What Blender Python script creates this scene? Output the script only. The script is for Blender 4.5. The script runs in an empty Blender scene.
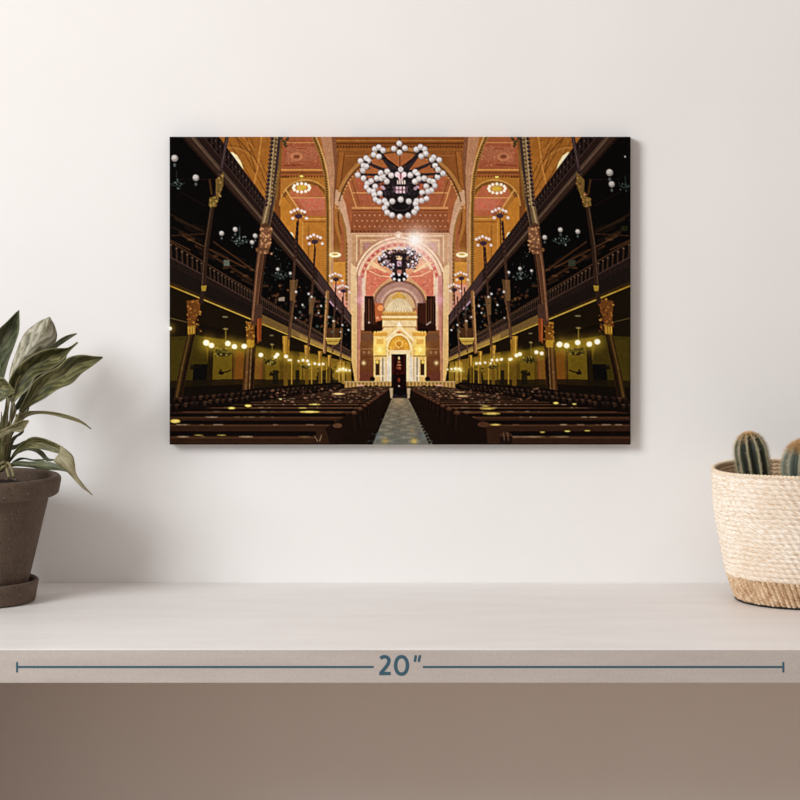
# An unframed canvas print on a white wall above a shelf with a potted plant and a basket of cacti.
PRINT_GAIN = 1.0
EXPO = 0.535
WIN = (.85, .85, 23.3, (.955, .98, 1.0))
TOP_FILL = (1.2, (1.0, .97, .94))
AMB = (.325, (1.0, .89, .815))
# ---------------------------------------------------------------- the picture on the canvas
import numpy as np, math, random
PS = 3                                   # strokes are drawn this many times finer than the picture's unit
PX0, PY0, PW, PH = 169.6, 136.8, 462, 308
PIC = np.zeros((PH*PS, PW*PS, 3), np.float32)
VX, VY = 400.5, 381.0                    # the hall's vanishing point inside the picture
prng = random.Random(7)

def _box(x0, y0, x1, y1):
    a = max(0, int((x0-PX0)*PS)-1); b = max(0, int((y0-PY0)*PS)-1)
    c = min(PW*PS, int((x1-PX0)*PS)+2); d = min(PH*PS, int((y1-PY0)*PS)+2)
    if c <= a or d <= b: return None
    X = (np.arange(a, c)+.5)/PS+PX0; Y = (np.arange(b, d)+.5)/PS+PY0
    return slice(b, d), slice(a, c), X[None, :], Y[:, None]
def _put(sy, sx, m, col, al):
    m = (m*al)[..., None].astype(np.float32)
    PIC[sy, sx] = PIC[sy, sx]*(1-m)+np.array(col, np.float32)*m
def poly(pts, col, al=1.0, col2=None, horiz=False):
    xs = [p[0] for p in pts]; ys = [p[1] for p in pts]
    B = _box(min(xs), min(ys), max(xs), max(ys))
    if B is None: return
    sy, sx, X, Y = B
    m = np.zeros((Y.shape[0], X.shape[1]), bool)
    n = len(pts)
    for i in range(n):
        (xa, ya), (xb, yb) = pts[i], pts[(i+1) % n]
        if ya == yb: continue
        c = (Y >= min(ya, yb)) & (Y < max(ya, yb))
        m ^= c & (X < xa+(Y-ya)*(xb-xa)/(yb-ya))
    if col2 is None: _put(sy, sx, m.astype(np.float32), col, al)
    else:
        t = ((X-min(xs))/max(1e-6, max(xs)-min(xs))+0*Y) if horiz else ((Y-min(ys))/max(1e-6, max(ys)-min(ys))+0*X)
        t = np.clip(t, 0, 1)[..., None]
        c = np.array(col, np.float32)*(1-t)+np.array(col2, np.float32)*t
        mm = (m*al)[..., None]
        PIC[sy, sx] = PIC[sy, sx]*(1-mm)+c*mm
def ell(cx, cy, rx, ry, col, al=1.0):
    B = _box(cx-rx, cy-ry, cx+rx, cy+ry)
    if B is None: return
    sy, sx, X, Y = B
    d = ((X-cx)/rx)**2+((Y-cy)/ry)**2
    _put(sy, sx, (d < 1).astype(np.float32), col, al)
def ring(cx, cy, r0, r1, col, al=1.0, a0=None, a1=None, sq=1.0):
    B = _box(cx-r1, cy-r1*sq, cx+r1, cy+r1*sq)
    if B is None: return
    sy, sx, X, Y = B
    d = np.sqrt((X-cx)**2+((Y-cy)/sq)**2); m = (d >= r0) & (d < r1)
    if a0 is not None:
        a = np.degrees(np.arctan2(-(Y-cy)/sq, X-cx)) % 360
        m &= (a >= a0) & (a <= a1)
    _put(sy, sx, m.astype(np.float32), col, al)
def line(pts, w, col, al=1.0, w2=None):
    if w2 is None: w2 = w
    n = len(pts)-1
    for i in range(n):
        (xa, ya), (xb, yb) = pts[i], pts[i+1]
        wa = w+(w2-w)*i/n; wb = w+(w2-w)*(i+1)/n; W = max(wa, wb)
        B = _box(min(xa, xb)-W, min(ya, yb)-W, max(xa, xb)+W, max(ya, yb)+W)
        if B is None: continue
        sy, sx, X, Y = B
        L = (xb-xa)**2+(yb-ya)**2+1e-9
        t = np.clip(((X-xa)*(xb-xa)+(Y-ya)*(yb-ya))/L, 0, 1)
        d = np.sqrt((X-xa-t*(xb-xa))**2+(Y-ya-t*(yb-ya))**2)
        _put(sy, sx, (d < (wa+(wb-wa)*t)/2).astype(np.float32), col, al)
def glow(cx, cy, r, col, al=1.0):
    B = _box(cx-3*r, cy-3*r, cx+3*r, cy+3*r)
    if B is None: return
    sy, sx, X, Y = B
    m = np.exp(-((X-cx)**2+(Y-cy)**2)/(r*r))
    _put(sy, sx, m.astype(np.float32), col, al)
def mx(pts): return [(801-x, y) for x, y in pts]
def poly2(pts, *a, **k): poly(pts, *a, **k); poly(mx(pts), *a, **k)
def line2(pts, *a, **k): line(pts, *a, **k); line(mx(pts), *a, **k)
def ell2(cx, cy, *a, **k): ell(cx, cy, *a, **k); ell(801-cx, cy, *a, **k)
def glow2(cx, cy, *a, **k): glow(cx, cy, *a, **k); glow(801-cx, cy, *a, **k)
def ring2(cx, cy, r0, r1, col, al=1.0, a0=None, a1=None, sq=1.0):
    ring(cx, cy, r0, r1, col, al, a0, a1, sq)
    if a0 is None: ring(801-cx, cy, r0, r1, col, al, None, None, sq)
    else: ring(801-cx, cy, r0, r1, col, al, (180-a1) % 360 if a1 != 180 else 0, 180-a0, sq)
def pt(x, y170):                          # a point on the left gallery plane: x in the picture, height by where its line leaves the left edge
    k = (VX-x)/230.5
    return (x, VY+(y170-VY)*k)
def strip2(x0, x1, ya, yb, *a, **k): poly2([pt(x0, ya), pt(x1, ya), pt(x1, yb), pt(x0, yb)], *a, **k)
def speck(x0, y0, x1, y1, n, cols, r0, r1, al, test=None, asp=1.0):
    for _ in range(n):
        x = prng.uniform(x0, x1); y = prng.uniform(y0, y1)
        if test and not test(x, y): continue
        r = prng.uniform(r0, r1); ell(x, y, r*asp, r, prng.choice(cols), al)

def paint_picture():
    # --- ochre side halls above the galleries
    poly([(170, 137), (632, 137), (632, 445), (170, 445)], (120, 66, 24))
    poly2([(200, 130), (290, 130), (290, 300), (350, 345), (352, 130)], (166, 98, 34))
    poly2([(214, 130), (275, 130), (275, 230), (238, 180)], (150, 86, 26), 1, (176, 108, 34))
    # pilaster lines on the ochre wall
    for xa, xb in ((226, 262), (236, 268), (246, 272), (250, 277)):
        line2([(xa, 137), (xb, 196)], 1.0, (104, 56, 18), .75)
    line2([(262, 137), (258, 168), (253, 190)], 1.6, (196, 128, 50), .8)
    line2([(236, 137), (250, 152), (256, 172)], 1.2, (92, 50, 16), .7)
    line2([(243, 137), (256, 150), (262, 166)], 2, (186, 120, 50), .4); speck(226, 137, 272, 200, 90, [(120, 72, 24), (190, 126, 54), (150, 92, 36)], .5, 1.4, .35, lambda x, y: y < 74+(x-170)*1.3); speck(529, 137, 575, 200, 90, [(120, 72, 24), (190, 126, 54), (150, 92, 36)], .5, 1.4, .35, lambda x, y: y < 74+(631-x)*1.3)
    ring2(231, 176, 27, 29, (196, 132, 60), .35, 20, 100); ring2(231, 176, 29.5, 30.6, (110, 62, 22), .45, 20, 100)
    # bright arched window, cut by the gallery rail
    poly2([(229, 152), (233, 152.5), (238, 156), (242, 163), (244.5, 172), (246, 180), (238, 178)], (240, 214, 150))
    poly2([(230, 153), (234, 155), (238, 160), (241, 168), (242, 175)], (255, 240, 200))
    # aisle bay: flat red painted ceiling, arch, second ceiling, end wall
    poly2([(283, 137), (318, 137), (323, 152), (327, 176), (281, 176)], (160, 84, 42))
    poly2([(285, 141), (316, 140), (320, 155), (323, 168), (283, 168)], (160, 80, 48))
    poly2([(287, 147), (317, 147), (320, 160), (286, 163)], (168, 92, 60)); speck(286, 142, 320, 166, 60, [(190, 116, 74), (136, 62, 38), (200, 128, 84)], .4, 1.1, .6); speck(481, 142, 515, 166, 60, [(190, 116, 74), (136, 62, 38), (200, 128, 84)], .4, 1.1, .6)
    line2([(284, 143), (318, 143)], 1.2, (210, 140, 70), .8)
    line2([(297, 149), (307, 149)], 1, (140, 58, 30), .8)
    ring2(297, 157, 4, 6, (206, 130, 80), .7, sq=.7); ell2(297, 157, 2.5, 1.6, (120, 62, 36))
    line2([(284, 166), (303, 165)], 1.3, (120, 52, 30), .8)
    line2([(282, 170), (324, 170)], 1.3, (212, 142, 66)); line2([(281, 173), (325, 173)], 2.0, (120, 66, 24))
    for i in range(15): ell2(283+i*2.9, 176.6, .9, 1.1, (92, 46, 14), .9)
    poly2([(281, 178), (328, 178), (329, 232), (300, 232), (281, 214)], (172, 104, 34))
    ring2(306, 206, 22, 25.5, (120, 70, 26), .9, 0, 180); ring2(306, 206, 25, 26.5, (206, 146, 66), .8, 0, 180)
    poly2([(293, 186), (318, 186), (326, 200), (327, 216), (306, 216), (290, 198)], (182, 92, 56))
    poly2([(298, 198), (325, 198), (325, 210), (306, 211)], (196, 104, 74))
    for x, y in ((303, 202), (312, 200), (320, 203), (316, 207), (309, 206)): ell2(x, y, 2.2, .9, (214, 84, 66), .75)
    line2([(291, 198), (326, 198)], 1, (214, 150, 74), .9); line2([(286, 190), (306, 220)], 1.6, (220, 158, 80), .8); line2([(283, 193), (300, 222)], 1.0, (122, 70, 22), .8)
    poly2([(281, 198), (285, 197), (303, 222), (303, 300), (281, 262)], (190, 116, 32))
    poly2([(303, 218), (328, 218), (328, 330), (303, 305)], (184, 112, 34))
    line2([(303, 222), (327, 222)], 1.2, (132, 74, 24)); line2([(305, 219), (327, 219)], 1.0, (222, 158, 82), .8)
    line2([(309, 226), (309, 300)], 1.2, (140, 84, 26), .8); line2([(303, 222), (303, 290)], 1.0, (210, 146, 62), .8)
    ell2(291, 238, 3.2, 5.8, (250, 230, 170)); poly2([(287, 238), (295, 238), (296, 247), (292, 244)], (252, 234, 176))
    # bay beyond the second arch, narrow and bright
    poly2([(332, 214), (352, 214), (352, 345), (332, 330)], (200, 130, 48))
    poly2([(334, 214), (346, 214), (347, 228), (334, 228)], (196, 104, 70))
    line2([(332, 230), (346, 230)], 1.3, (146, 84, 34)); line2([(332, 236), (346, 236)], 3.2, (176, 112, 44)); line2([(332, 241), (346, 241)], 1, (136, 80, 32))
    poly2([(332, 242), (346, 242), (346, 284), (332, 284)], (208, 136, 44))
    poly2([(331, 284), (351, 284), (351, 348), (331, 320)], (212, 142, 112), 1, (206, 122, 116))
    line2([(332, 284), (350, 284)], 1.4, (220, 120, 72))
    # --- nave vault, seen up its middle
    nave = [(336, 137), (465, 137), (466, 170), (468, 215), (468, 262), (333, 262), (333, 215), (335, 170)]
    poly(nave, (138, 76, 30))
    poly([(336, 137), (465, 137), (465, 143), (336, 143)], (132, 70, 26))
    line([(337, 141), (464, 141)], 1.2, (178, 110, 46), .9); line([(337, 144), (464, 144)], 1.4, (94, 48, 16), .9)
    for i in range(44): ell(338+i*2.95, 147, 1.1, 1.2, (84, 44, 16), .85)
    line([(338, 150), (463, 150)], 1.2, (160, 92, 34), .8)
    poly2([(340, 152), (346, 152), (341, 182), (337, 190)], (158, 90, 34)); line2([(345, 152), (341, 186)], 1.0, (104, 54, 18))
    line([(346, 156), (455, 156)], .8, (176, 108, 50), .6)
    ell(400.5, 215, 66, 67, (172, 104, 44)); ell(400.5, 215, 62.5, 63.5, (112, 62, 24)); ell(400.5, 215, 61, 62, (168, 92, 46))
    ring(400.5, 215, 64, 66, (206, 142, 72), .75, 5, 175, 1.02)
    poly([(348, 180), (453, 180), (462, 262), (339, 262)], (166, 88, 48))
    for y in (168, 178, 186): line([(362, y), (440, y)], .8, (150, 66, 40), .6)
    poly([(356, 178), (445, 178), (441, 192), (360, 192)], (176, 84, 52)); poly([(358, 194), (443, 194), (440, 205), (361, 205)], (170, 86, 54))
    speck(356, 172, 446, 206, 90, [(190, 110, 76), (150, 66, 38), (196, 120, 70)], .5, 1.3, .5)
    line([(352, 193), (449, 193)], 1.5, (206, 136, 76)); line([(352, 192), (449, 192)], .6, (110, 54, 24))
    line2([(349, 183), (357, 208)], 1.5, (206, 136, 76)); line2([(352, 180), (360, 204)], .8, (118, 60, 24))
    line([(353, 208), (448, 208)], 2.0, (206, 138, 76)); line([(353, 210.5), (448, 210.5)], 1.0, (110, 58, 26))
    poly([(353, 212), (448, 212), (450, 233), (351, 233)], (146, 76, 42))
    for j in range(3):
        for i in range(19): ell(355+i*5.05+(2.5 if j % 2 else 0), 215.5+j*5.6, .9, .9, (206, 142, 100), .75)
    for i in range(25): ell(353+i*3.95, 231.5, 1.3, 1.1, (108, 56, 34), .9)
    # end wall with the great arch
    poly([(351, 233), (450, 233), (453, 384), (348, 384)], (206, 158, 120))
    poly2([(353, 234.5), (400.5, 234.5), (400.5, 250), (353, 276)], (198, 146, 100))
    for d, c in ((0, (234, 202, 160)), (2.4, (168, 108, 76)), (4.6, (226, 190, 146))):
        line2([(400.5, 236+d), (357+d, 236+d), (357+d, 262-d)], 1.0, c, .9)
    poly2([(364, 243), (382, 243), (370, 251), (364, 258)], (176, 118, 110)); poly2([(365.5, 244.5), (377, 244.5), (369, 250), (365.5, 254)], (190, 138, 132), .7)
    ell(400, 284, 48, 49, (190, 128, 88)); ell(400, 284, 46, 47, (240, 208, 170)); ell(400, 284, 44, 45, (182, 116, 84)); ell(400, 284, 43, 44, (236, 194, 160))
    ell(400, 284, 40, 41, (214, 112, 92)); 
    for i in range(40):
        a = math.radians(180*i/39); ell(400+38.3*math.cos(a), 284-39.2*math.sin(a), 1.1, 1.1, (190, 66, 56) if i % 2 else (238, 170, 150), .8)
    ell(400, 284, 36.5, 37.5, (240, 196, 156)); ell(400, 284, 34, 35, (214, 150, 110))
    poly2([(352, 284), (436-72, 284), (366, 384), (352, 384)], (228, 192, 152))
    poly([(366, 284), (434, 284), (434, 330), (366, 330)], (206, 128, 96))
    # painted semidome and inner vault
    ell(400, 284, 33, 34, (228, 156, 112), 1); poly([(367, 284), (433, 284), (433, 300), (367, 300)], (214, 122, 92))
    poly2([(367, 270), (383, 268), (392, 276), (378, 288), (371, 298), (367, 298)], (218, 112, 82))
    speck(367, 268, 384, 294, 22, [(232, 146, 116), (196, 86, 66)], .6, 1.3, .6); speck(417, 268, 434, 294, 22, [(232, 146, 116), (196, 86, 66)], .6, 1.3, .6)
    poly2([(366, 262), (374, 262), (388, 272), (386, 273), (372, 266)], (244, 196, 140)); 
    line2([(370, 271), (380, 276), (391, 277)], 1.0, (246, 190, 140))
    ell(400, 308, 29.5, 30, (214, 156, 100)); ell(400, 308, 27.5, 28, (140, 92, 70)); ell(400, 308, 25, 25.5, (176, 128, 112)); ell(400, 308, 20, 20.5, (206, 162, 140)); ell(400, 308, 17.5, 18, (160, 112, 88)); ell(400, 308, 15.5, 16, (216, 172, 116))
    ell(399.5, 299, 7, 5, (206, 156, 62)); ell(399.5, 297, 3, 5, (214, 160, 60))
    poly([(372, 308), (429, 308), (429, 340), (372, 340)], (170, 104, 70))
    # great-arch piers and side shafts
    poly2([(350, 262), (357, 268), (357.5, 384), (349, 384)], (232, 196, 146), 1, (214, 168, 88))
    poly2([(357.5, 275), (362.5, 277), (362.5, 384), (358, 384)], (214, 140, 130), 1, (190, 122, 72)); line2([(357.8, 272), (358, 384)], .7, (150, 90, 70))
    poly2([(362.5, 278), (366, 279), (365, 372), (361.5, 384)], (238, 206, 180), 1, (190, 128, 76))
    line2([(359.5, 285), (359.5, 350)], .7, (170, 96, 96), .8)
    glow2(361, 300, 5, (236, 176, 196), .6)
    # timber panels beside the ark
    poly2([(361, 330), (376, 330), (376, 384), (360, 384)], (128, 76, 38), 1, (96, 48, 22))
    poly2([(362, 333), (375, 333), (375, 341), (362, 341)], (112, 70, 44)); line2([(362, 349), (375, 349)], .8, (150, 98, 56)); line2([(362, 357), (375, 357)], .7, (86, 46, 22))
    ell2(364.5, 352.5, 1.4, 1.6, (150, 102, 66)); ell2(369.5, 352.5, 1.4, 1.6, (150, 102, 66)); 
    poly2([(361, 372), (376, 372), (376, 384), (360, 384)], (104, 50, 34))
    # organ cases
    poly2([(365, 296), (374, 296), (374, 303), (383, 305), (383, 334), (379, 334), (377, 331), (364.5, 331)], (40, 18, 10))
    for i in range(5): line2([(367+i*2.4, 298+i*.8), (367+i*2.4, 324)], .8, (112, 66, 40) if i % 2 else (84, 48, 30), .9)
    poly2([(375, 303), (383, 303), (383, 320), (376, 322)], (190, 92, 46)); ell(381, 308, 3, 3, (250, 150, 80)); glow(378, 318, 1.4, (255, 180, 140), .9); glow(369.5, 322.5, .8, (255, 230, 220)); 
    poly([(418, 303), (426, 303), (426, 324), (418, 322)], (58, 28, 16)); line([(427, 325), (431, 322)], .9, (210, 180, 170), .9); ell2(377, 331, 5, 2.6, (24, 10, 6))
    # --- the ark: dome, entablature, gabled front
    ell(399.5, 314, 14.5, 16, (214, 186, 132)); ell(399.5, 314, 13, 14.5, (232, 210, 164))
    for i in range(-4, 5): line([(399.5+i*1.1, 299.5+abs(i)*.3), (399.5+i*3.1, 313)], .5, (196, 164, 112), .8)
    poly([(383, 312), (417, 312), (417, 316), (383, 316)], (214, 158, 70))
    for i in range(12): poly([(383.2+i*2.85, 312.6), (384.5+i*2.85, 310.4), (385.8+i*2.85, 312.6)], (224, 170, 80))
    for i in range(16): ell(384+i*2.1, 314.3, .6, .8, (150, 92, 30), .8)
    poly([(382, 316), (418, 316), (418, 318), (382, 318)], (252, 224, 160)); poly([(383, 318), (417, 318), (417, 320.5), (383, 320.5)], (206, 150, 58)); poly([(383, 320.5), (417, 320.5), (417, 327), (383, 327)], (240, 208, 148)); line([(383, 327), (417, 327)], 1.0, (186, 128, 52))
    poly([(385, 327.5), (415, 327.5), (420, 334), (380, 334)], (236, 200, 140))
    poly([(399.5, 322), (402, 325), (402, 330), (397.5, 330), (397.5, 325)], (255, 240, 220))
    poly([(374, 333), (399.5, 326), (426, 333), (426, 385), (374, 385)], (240, 202, 124))
    poly2([(374, 332), (388, 332), (388, 336), (374, 336)], (226, 156, 48)); poly2([(375, 337), (386, 337), (386, 346), (375, 346)], (250, 212, 110)); poly2([(377, 339), (384, 339), (384, 344), (377, 344)], (228, 166, 70))
    for i in range(5): ell2(375.5+i*2.6, 332.2, 1.0, 1.2, (240, 186, 84))
    line2([(387, 340), (399.5, 328)], 1.6, (255, 232, 190)); line2([(388, 343), (399.5, 331.5)], .8, (206, 150, 76))
    ell(399.5, 332.8, 2, 1.4, (214, 96, 46))
    ell(399.5, 350, 13, 16.5, (252, 226, 160)); ell(399.5, 350, 11, 14.5, (206, 140, 34)); ell(399.5, 350, 9.6, 13, (232, 164, 40)); ell(399.5, 348, 5, 7, (214, 138, 30)); ring(399.5, 344, 3, 4, (250, 200, 90), .9)
    speck(391, 338, 408, 352, 30, [(255, 206, 90), (190, 118, 26)], .4, .9, .7, lambda x, y: (x-399.5)**2/90+(y-350)**2/160 < 1)
    poly([(387, 350), (412, 350), (412, 385), (387, 385)], (242, 214, 160)); line2([(389.5, 352), (389.5, 383)], .8, (206, 160, 92)); line2([(386.8, 346), (386.8, 384)], .6, (200, 150, 80))
    poly([(392, 354), (407, 354), (407, 389), (392, 389)], (36, 8, 6))
    for y, w in ((359, .8), (362, 1.6), (365, 2.4), (368, 2.0)): ell(399.5, y, w, 1.1, (190, 110, 66), .8)
    ell(399.5, 358, .9, 1.4, (240, 190, 120)); line([(394, 356), (394, 384)], .7, (84, 16, 12)); line([(405, 356), (405, 384)], .7, (84, 16, 12))
    speck(394, 366, 405, 378, 16, [(120, 40, 26), (90, 20, 14)], .4, .9, .8)
    poly2([(387, 380), (392, 380), (392, 386), (386, 386)], (232, 206, 170))
    poly2([(374, 356), (386, 356), (385, 384), (374, 384)], (226, 178, 92)); poly2([(376, 360), (380, 360), (380, 375), (376, 375)], (60, 34, 14)); ell2(377.6, 362, 1.6, 1.8, (236, 196, 70)); line2([(375.5, 358), (375.5, 380)], .6, (250, 226, 150)); line2([(385, 358), (385, 384)], .8, (250, 226, 160))
    ell2(373, 379, 2.6, 2.6, (30, 14, 8))
    poly2([(381, 357), (386, 357), (386, 384), (381, 384)], (222, 204, 172)); line2([(383.4, 358), (383.4, 383)], 1.4, (120, 92, 44), .8); line2([(377, 376), (384, 376)], .8, (240, 220, 170)); poly2([(387.6, 356), (391, 356), (391.5, 384), (387, 384)], (226, 216, 198), .85)
    glow2(380.5, 350, 6.5, (255, 206, 60), .9); glow2(380.5, 349.5, 3, (255, 246, 150), 1)
    line2([(375, 356), (387, 356)], .8, (130, 94, 30), .9)
    # crown lamp-light on the end wall
    ell(399, 236, 4.2, 4.2, (236, 196, 150)); ring(399, 236, 2.4, 3.6, (176, 112, 82), .8)
    glow(428, 252, 17, (255, 226, 212), .4); glow(417, 242, 14, (255, 226, 210), .8); glow(415, 240, 7, (255, 250, 246), 1.0); glow(399, 236, 3, (255, 240, 220), .9); glow(390, 242, 12, (250, 206, 190), .4)
    # --- arch soffits and beaded archivolts at both sides of the nave
    poly2([(321, 137), (335, 137), (337.5, 152), (336, 180), (334, 205), (333.5, 350), (329, 345), (329, 220), (328, 178), (325, 156)], (178, 120, 82), 1, (196, 146, 96))
    poly2([(332, 137), (336, 137), (338, 158), (336.5, 186), (334, 210), (335, 170)], (120, 70, 44), .85)
    for i in range(60): 
        t = prng.random(); y = 140+t*70; xx = 323+t*7+prng.uniform(0, 7-4*t); ell2(xx, y, .4, 1.6, prng.choice([(206, 160, 122), (150, 96, 66)]), .45)
    arch = [(314.5, 137), (319, 148), (323, 160), (326, 174), (327.8, 192), (328.5, 215), (328.5, 345)]
    line2(arch, 4.6, (150, 100, 40)); line2([(x+1.9, y) for x, y in arch], .9, (220, 170, 96), .9)
    for (xa, ya), (xb, yb) in zip(arch[:-1], arch[1:]):
        n = max(1, int(math.hypot(xb-xa, yb-ya)/2.3))
        for i in range(n): ell2(xa+(xb-xa)*i/n-.4, ya+(yb-ya)*i/n, 1.0, .75, (62, 34, 16), .9)
    a2 = [(347, 300), (346.5, 240), (345, 226), (342, 216), (339, 210)]
    line2([(339.5, 209), (343.5, 215), (347.5, 226), (349.5, 240), (350, 370)], 3.2, (206, 158, 120)); line2(a2, 2.4, (156, 104, 46))
    for i in range(26): ell2(347.2, 244+i*4, .8, .9, (90, 52, 24), .8)
    poly2([(336, 190), (340, 190), (346, 204), (351, 230), (352, 262), (349, 262), (347, 230), (341, 208), (335, 204)], (206, 160, 124), .9)
    ring(400.5, 215, 62, 66.5, (172, 112, 52), .9, 20, 160, 1.02); ring(400.5, 215, 61.5, 63, (88, 52, 28), .75, 12, 168, 1.02)
    for i in range(44):
        a = math.radians(16+i*3.4)
        if abs(90-math.degrees(a)) > 26: ell(400.5+60.4*math.cos(a), 215-61.6*math.sin(a), .7, .7, (226, 178, 110), .8)
    # little ring lamps high in the side halls
    for cx, cy, rx, ry, n in ((302, 188, 8.2, 4.2, 12), (497.5, 188.8, 8.4, 4.6, 12)):
        line([(cx, cy-10), (cx, cy)], .6, (190, 150, 60)); ell(cx, cy-11.5, 2, 1, (240, 220, 90)); ell(cx, cy, rx*.6, ry*.6, (196, 150, 30)); glow(cx, cy, 7, (255, 214, 90), .35)
        for i in range(n): a = 2*math.pi*i/n; ell(cx+rx*math.cos(a), cy+ry*math.sin(a), 1.5, 1.5, (255, 252, 206))
    for cx in (335.5, 462.5):
        glow(cx, 255, 6, (255, 214, 90), .4); ell(cx, 255, 6, 2.6, (255, 246, 186)); ell(cx, 254.4, 3.2, 1, (206, 160, 40))

    # --- galleries: dark under-sides, then rails, from the top
    poly2([pt(150, 123), (352, 334), (352, 372), pt(150, 286)], (14, 8, 6))
    poly2([pt(150, 119), pt(352, 119), (352, 350), (150, 262)], (10, 6, 5))
    # timber roof ribs and pale things under the upper gallery
    for xa, ya, xb, yb, c, w in ((170, 214, 204, 232, (44, 28, 14), 1.4), (170, 236, 205, 234, (56, 34, 20), 1.2), (183, 236, 246, 268, (70, 44, 24), 1.6), (196, 246, 252, 280, (58, 36, 20), 2.2), (214, 242, 262, 276, (66, 42, 22), 1.4), (170, 240, 190, 250, (66, 40, 20), 1.6), (176, 219, 200, 230, (44, 30, 16), 2), (180, 192, 206, 206, (30, 16, 12), 1)):
        line2([(xa, ya), (xb, yb)], w, c, .9)
    for x, y, w in ((191, 240, 5), (216, 256, 4), (226, 268, 4), (252, 270, 3), (246, 276, 4), (266, 286, 4), (274, 296, 3), (283, 298, 3), (233, 272, 3), (259, 287, 3)): ell2(x, y, w*.8, 1.3, (104, 68, 36), .5)
    line2([(180, 179.5), (222, 180)], .5, (46, 22, 34), .8); line2([(226, 266), (252, 266)], .5, (80, 52, 30), .9)
    for i in range(16):
        x = prng.uniform(176, 262); y = pt(x, 205+prng.uniform(-6, 30))[1]; line2([(x-6, y-3), (x+8, y+3.4)], prng.uniform(1, 3), prng.choice([(52, 33, 18), (38, 25, 15), (74, 48, 26), (22, 14, 9)]), .5)
    # figures of light far along the upper gallery
    speck(268, 285, 352, 345, 150, [(96, 60, 32), (130, 84, 46), (70, 44, 30), (44, 30, 24), (110, 72, 60)], .5, 1.7, .65, lambda x, y: pt(x, 128)[1] < y < pt(x, 240)[1])
    speck(449, 285, 533, 345, 150, [(96, 60, 32), (130, 84, 46), (70, 44, 30), (44, 30, 24), (110, 72, 60)], .5, 1.7, .65, lambda x, y: pt(801-x, 128)[1] < y < pt(801-x, 240)[1])
    for x0 in (268, 520):
        speck(x0-8, 238, x0+22, 290, 34, [(40, 52, 46), (70, 84, 78), (28, 38, 34)], .4, .9, .7, lambda x, y: y > pt(min(x, 801-x), 128)[1])
    # upper gallery front
    strip2(140, 352, 112, 123, (52, 36, 27)); strip2(140, 352, 121, 124.5, (38, 22, 14)); strip2(140, 352, 104, 113, (74, 56, 44)); strip2(140, 352, 104, 107, (38, 26, 22)); strip2(140, 352, 95, 104, (40, 24, 20)); strip2(140, 352, 71, 95, (24, 13, 11))
    line2([pt(140, 112), pt(352, 112)], .5, (134, 102, 78), .8)
    z = .78
    while z < 4.6:
        k = 1/z; x = VX-230.5*k
        line2([(x, VY+(74-VY)*k), (x-.2, VY+(92-VY)*k)], 2.2*k+.25, (44, 31, 28), .95); ell2(x-1.2*k, VY+(80-VY)*k, .7*k+.15, 1.6*k, (84, 66, 60), .7); ell2(x+1.5*k, VY+(90-VY)*k, .9*k, 1.3*k, (66, 50, 46), .6)
        z += .0265*(1+.12*z)
    line2([pt(140, 71.5), pt(352, 71.5)], .9, (58, 36, 28)); line2([pt(140, 95), pt(352, 95)], .8, (66, 50, 44), .9)
    poly2([pt(318, 73), pt(352, 73), pt(352, 123), pt(318, 123)], (84, 60, 62), .45)
    line2([(326, 297), (337, 309)], 1.3, (214, 160, 196), .8)
    # lower gallery front
    strip2(140, 352, 241, 286, (40, 25, 18)); strip2(140, 352, 241, 256, (18, 9, 6)); strip2(140, 352, 256, 266, (36, 25, 21)); strip2(140, 352, 266, 281, (29, 21, 17)); strip2(290, 352, 256, 282, (104, 74, 58), .6)
    strip2(140, 352, 281.5, 287.5, (52, 36, 10))
    z = .8
    while z < 4.6:
        k = 1/z; x = VX-230.5*k
        line2([(x, VY+(244-VY)*k), (x+.4*k, VY+(257-VY)*k)], 1.5*k+.2, (56, 40, 30), .95); ell2(x, VY+(244.5-VY)*k, 1.1*k+.15, .9*k, (100, 78, 60), .8); line2([(x, VY+(259-VY)*k), (x, VY+(267-VY)*k)], .8*k+.1, (30, 17, 12), .8)
        z += .0235*(1+.1*z)
    line2([pt(140, 241.5), pt(352, 241.5)], 1.0, (72, 46, 28)); line2([pt(140, 257), pt(352, 257)], .8, (76, 52, 44), .9)
    strip2(255, 352, 270, 284, (150, 112, 50), .65); strip2(300, 352, 274, 286, (190, 150, 60), .5)
    line2([pt(140, 285.8), pt(215, 285.8), pt(352, 286)], 1.1, (172, 130, 34)); line2([pt(185, 285.6), pt(352, 285.8)], .5, (226, 186, 80), .8)

    # --- under the lower gallery: olive wall lit by lamps
    poly2([pt(140, 287), pt(352, 287), (356, 386), (140, 412)], (28, 19, 6))
    poly2([(150, 338), (204, 335), (350, 364), (352, 386), (160, 404)], (58, 47, 8))
    poly2([(204, 337), (225, 340), (300, 356), (350, 366), (350, 384), (212, 386)], (92, 72, 12), 1, (80, 56, 8))
    poly2([(300, 352), (351, 362), (352, 384), (300, 384)], (140, 104, 24), .8); poly2([(284, 350), (318, 354), (318, 384), (284, 384)], (116, 88, 16), .5)
    line2([(170, 318), (262, 341)], .6, (112, 92, 50), .9); poly2([(200, 324), (258, 338), (258, 343), (200, 336)], (20, 12, 6))
    poly2([(172, 340), (186, 340), (180, 388), (172, 390)], (66, 54, 10), .7)
    poly2([(194, 364), (208, 364), (206, 392), (192, 394)], (12, 11, 8)); poly2([(209, 348), (214, 348), (212, 394), (206, 394)], (34, 24, 6)); poly2([(214, 352), (234, 354), (232, 382), (213, 382)], (104, 84, 14), .7)
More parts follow.
